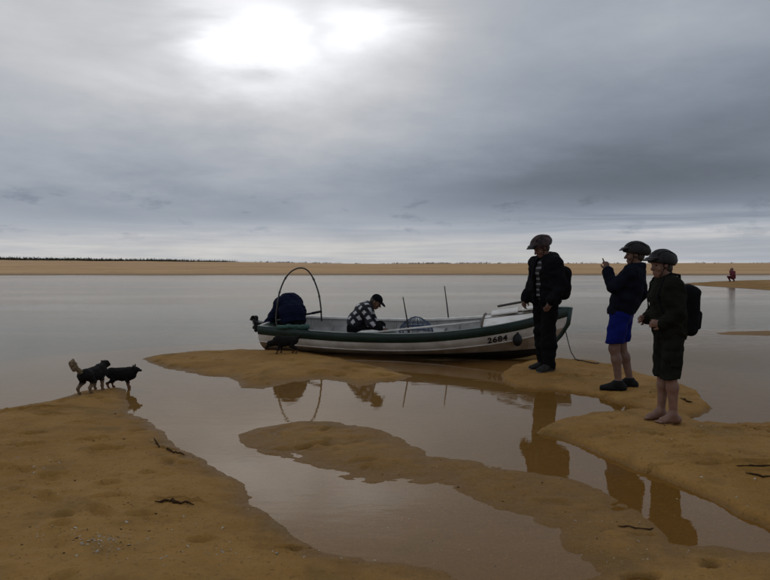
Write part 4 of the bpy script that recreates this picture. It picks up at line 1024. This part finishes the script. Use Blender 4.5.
# ------------------------------------------------------------------ dogs
def dog(lab, p, rz, sc, dm, hd=(.235, 0, .335), muzz=(.085, 0, -.022), tail=((-.19, 0, .26), (-.25, 0, .33), (-.24, 0, .40)), tail_m=None, tr=(.022, .03, .02), ears='up', step=0.0, spread=.05, stocky=1.0):
    r = empty('dog', p, (0, 0, rz)); r.scale = (sc,)*3; tag(r, lab, 'dog', 'small black dogs on the sand')
    S = SDF(.0075); w = stocky
    S.cone((.13, 0, .215), (.02, 0, .205), .078*w, .070*w, .04, ((0, 1, 0), .88)); S.cone((.02, 0, .205), (-.14, 0, .225), .070*w, .064*w, .04, ((0, 1, 0), .92))
    h = Vector(hd); m = h+Vector(muzz); S.cone((.13, 0, .235), h+VV(-.03, 0, -.01), .064, .044, .04); S.ell(h, (.052, .046, .044), None, .03)
    S.cone(h+(m-h)*.3, m, .030, .018, .02); S.ell(m+VV(.002, 0, .004), (.011, .011, .009), None, .004)
    for s in (-1, 1):
        if ears == 'up': S.cone(h+VV(-.015, s*.030, .03), h+VV(-.02, s*.042, .078), .018, .006, .012)
        else: S.cone(h+VV(-.012, s*.036, .03), h+VV(.004, s*.058, .0), .016, .014, .01, ((0, 1, 0), .6))
        f = step*s; y = s*spread
        S.chain([(.115, y*.8, .21), (.092+f*.4, y, .135), (.105+f, y, .065), (.11+f, y, .02)], [.036, .024, .016, .015], .015); S.ell((.122+f, y, .014), (.024, .017, .014), None, .01)
        S.chain([(-.135, y*.8, .215), (-.085-f*.3, y*1.05, .135), (-.165-f, y, .08), (-.15-f, y, .02)], [.050, .032, .017, .015], .018); S.ell((-.138-f, y, .014), (.024, .017, .014), None, .01)
    S.wrinkle(.004, 95, 3); link('body', S.mesh('body'), dm, r)
    T = SDF(.007); T.chain([(-.175, 0, .245)]+[t for t in tail], [.02]+list(tr), .02); T.wrinkle(.009, 130, 5); link('tail', T.mesh('tail'), tail_m or dm, r)
    for s in (-1, 1): link('eye', SDF(.004).ell(h+VV(.036, s*.026, .014), (.007, .007, .007), None, 0).mesh('eye'), M['eye'], r)
    return r
M['pale_fur'] = mat('pale_fur', (.22, .17, .10), .9, (.10, .07, .04), 55, .6, 120, spec=.1)
dog('black dog with pale curled tail and tan legs, seen from behind on the sand point', on_ground(93, 392), R(80), .98, dog_mat('black_tan_fur', .12, (.13, .075, .035), (.20, .15, .10)), (.245, 0, .295), tail=((-.215, .02, .285), (-.265, .04, .325), (-.275, .06, .375), (-.245, .075, .415)), tail_m=M['pale_fur'], tr=(.022, .034, .036, .012), ears='down', step=.02, spread=.062, stocky=1.12)
dog('smaller black dog with pricked ears at the tip of the sand point', on_ground(121, 388), R(2), .82, dog_mat('black_fur', .085, (.13, .06, .03), (.16, .08, .045)), (.215, 0, .272), (.075, 0, -.012), tail=((-.22, 0, .24), (-.25, 0, .22)), tr=(.018, .012), step=-.015, stocky=1.28)
dog('black dog sniffing the sand below the boat stern', on_ground(286, 353.5), R(184), .96, dog_mat('black_fur_brown_legs', .06, (.10, .05, .025), (.12, .07, .04)), (.265, 0, .175), (.06, 0, -.075), tail=((-.21, 0, .27), (-.25, 0, .30)), tr=(.018, .012), ears='down', step=.03, stocky=1.1)

# ------------------------------------------------------------------ small things on the sand
def shard(n, x, y, r):
    t = RNG.uniform(0, 6.28); k = RNG.integers(5, 8); z = gz_at(x, y)
    return x, y, z, r, t, k
cl = [(95, 558, 34, 9, 70), (110, 556, 16, 5, 40), (40, 515, 20, 25, 26), (60, 545, 40, 20, 40), (150, 550, 30, 18, 36), (25, 490, 25, 15, 14), (45, 475, 25, 6, 14), (70, 450, 40, 12, 12), (180, 535, 25, 8, 14), (230, 520, 30, 14, 10), (120, 570, 80, 8, 40),
      (700, 434, 16, 4, 40), (725, 436, 12, 4, 14), (620, 445, 25, 8, 26), (655, 455, 30, 8, 16), (740, 460, 30, 20, 20), (720, 500, 40, 20, 24), (540, 550, 40, 15, 14), (470, 545, 50, 16, 26), (390, 515, 20, 8, 12), (520, 372, 12, 5, 20), (560, 375, 30, 6, 30),
      (640, 555, 40, 15, 20), (600, 520, 40, 14, 16), (440, 470, 40, 8, 10), (300, 450, 50, 14, 10), (430, 505, 60, 20, 16), (320, 562, 60, 10, 20), (230, 562, 60, 10, 34), (200, 470, 60, 30, 14), (320, 360, 60, 8, 26), (700, 560, 60, 14, 14)]
vs = []; fs = []
for (cx, cy, sx, sy, n) in cl:
    for i in range(n):
        a = P(cx+RNG.normal()*sx*.6, cy+RNG.normal()*sy*.6); 
        if a.y < 2 or a.y > 14: continue
        if RNG.random() < .35: continue
        r = min(.003+RNG.exponential(.0028), .013); z = gz_at(a.x, a.y); k = int(RNG.integers(5, 8)); t0 = RNG.uniform(0, 6.28); b = len(vs); tl = RNG.normal(size=2)*.5
        for j in range(k):
            t = t0+2*math.pi*j/k; rr = r*RNG.uniform(.6, 1.15); dx, dy = math.cos(t)*rr, math.sin(t)*rr*.75; vs.append((a.x+dx, a.y+dy, z+.001+dx*tl[0]+dy*tl[1]))
        vs.append((a.x, a.y, z+r*.55)); fs += [(b+j, b+(j+1) % k, b+k) for j in range(k)]
tag(link('shell_fragments', mesh('shell_fragments', vs, fs, True), M['shell']), 'tiny pale shell fragments strewn over the wet sand', 'shells', kind='stuff')

def strand(name, pxs, rad, lab, cat, m):
    P_ = [on_ground(*q) for q in pxs]; fine = []
    for i in range(len(P_)-1):
        for u in np.linspace(0, 1, 5)[:-1]:
            w = P_[i].lerp(P_[i+1], u); w.z = max(gz_at(w.x, w.y), -.002)+rad*.5; fine.append(w)
    w = P_[-1].copy(); w.z += rad*.5; fine.append(w); o0 = fine[0].copy()
    mb = MB(); n = len(fine); mb.tube([f-o0+Vector((0, RNG.normal()*rad*.9, abs(RNG.normal())*rad*.25)) for f in fine], [rad*(.22+.55*math.sin(math.pi*(i+.6)/(n+.4))*RNG.uniform(.35, 1.25)) for i in range(n)], 7)
    o = mb.build(name, m, None, True); o.location = o0; return tag(o, lab, cat, 'dark seaweed strands on the sand' if cat == 'seaweed' else None)
st = strand('driftwood_stick', [(155, 444), (160, 447), (168, 450), (176, 453), (184, 456)], .011, 'dark forked stick lying at the channel edge on the left sand', 'stick', M['seaweed'])
mb = MB(); mb.tube([(.03, -.02, -.002), (-.01, .03, .02), (-.03, .06, .03)], [.007, .006, .003], 6); mb.build('twig', M['seaweed'], st, True)
strand('seaweed_strand', [(154, 504), (162, 502), (172, 502.5), (184, 504.5), (194, 505.5)], .013, 'dark brown seaweed strand lying on the left foreground sand', 'seaweed', M['seaweed'])
strand('seaweed_strand', [(618, 526.5), (634, 528), (654, 530)], .008, 'thin dark seaweed strand below the reflections of the standing pair', 'seaweed', M['seaweed'])
strand('seaweed_strand', [(681, 399), (686, 401), (692, 403)], .014, 'short dark seaweed clump on sand behind the barefoot person', 'seaweed', M['seaweed'])
strand('seaweed_strand', [(736, 466), (752, 467), (772, 465.5)], .009, 'long dark seaweed strand near the right edge of the sand', 'seaweed', M['seaweed'])
strand('seaweed_strand', [(746, 474), (758, 476), (772, 477)], .009, 'dark seaweed strand just in front of the long strand at right', 'seaweed', M['seaweed'])

# dark crumbs of weed and wood washed along the sand
vs = []; fs = []
for i in range(1500):
    a = P(RNG.uniform(0, 770), RNG.uniform(392, 580)); z = gz_at(a.x, a.y)
    if z < .004: continue
    if vn(np.array([a.x*1.4]), np.array([a.y*1.4]))[0] < RNG.uniform(-.35, .45): continue
    r_ = min(.002+RNG.exponential(.003), .014)*a.y/4.5; t = RNG.uniform(0, 3.14); e = RNG.uniform(.25, .8); b = len(vs)
    for j in range(5):
        q = t+2*math.pi*j/5; dx, dy = math.cos(2*math.pi*j/5)*r_, math.sin(2*math.pi*j/5)*r_*e
        vs.append((a.x+dx*math.cos(t)-dy*math.sin(t), a.y+dx*math.sin(t)+dy*math.cos(t), z+.0005))
    vs.append((a.x, a.y, z+r_*.5)); fs += [(b+j, b+(j+1) % 5, b+5) for j in range(5)]
tag(link('weed_crumbs', mesh('weed_crumbs', vs, fs, True), M['seaweed']), 'small dark crumbs of weed scattered over the sand', 'debris', kind='stuff')
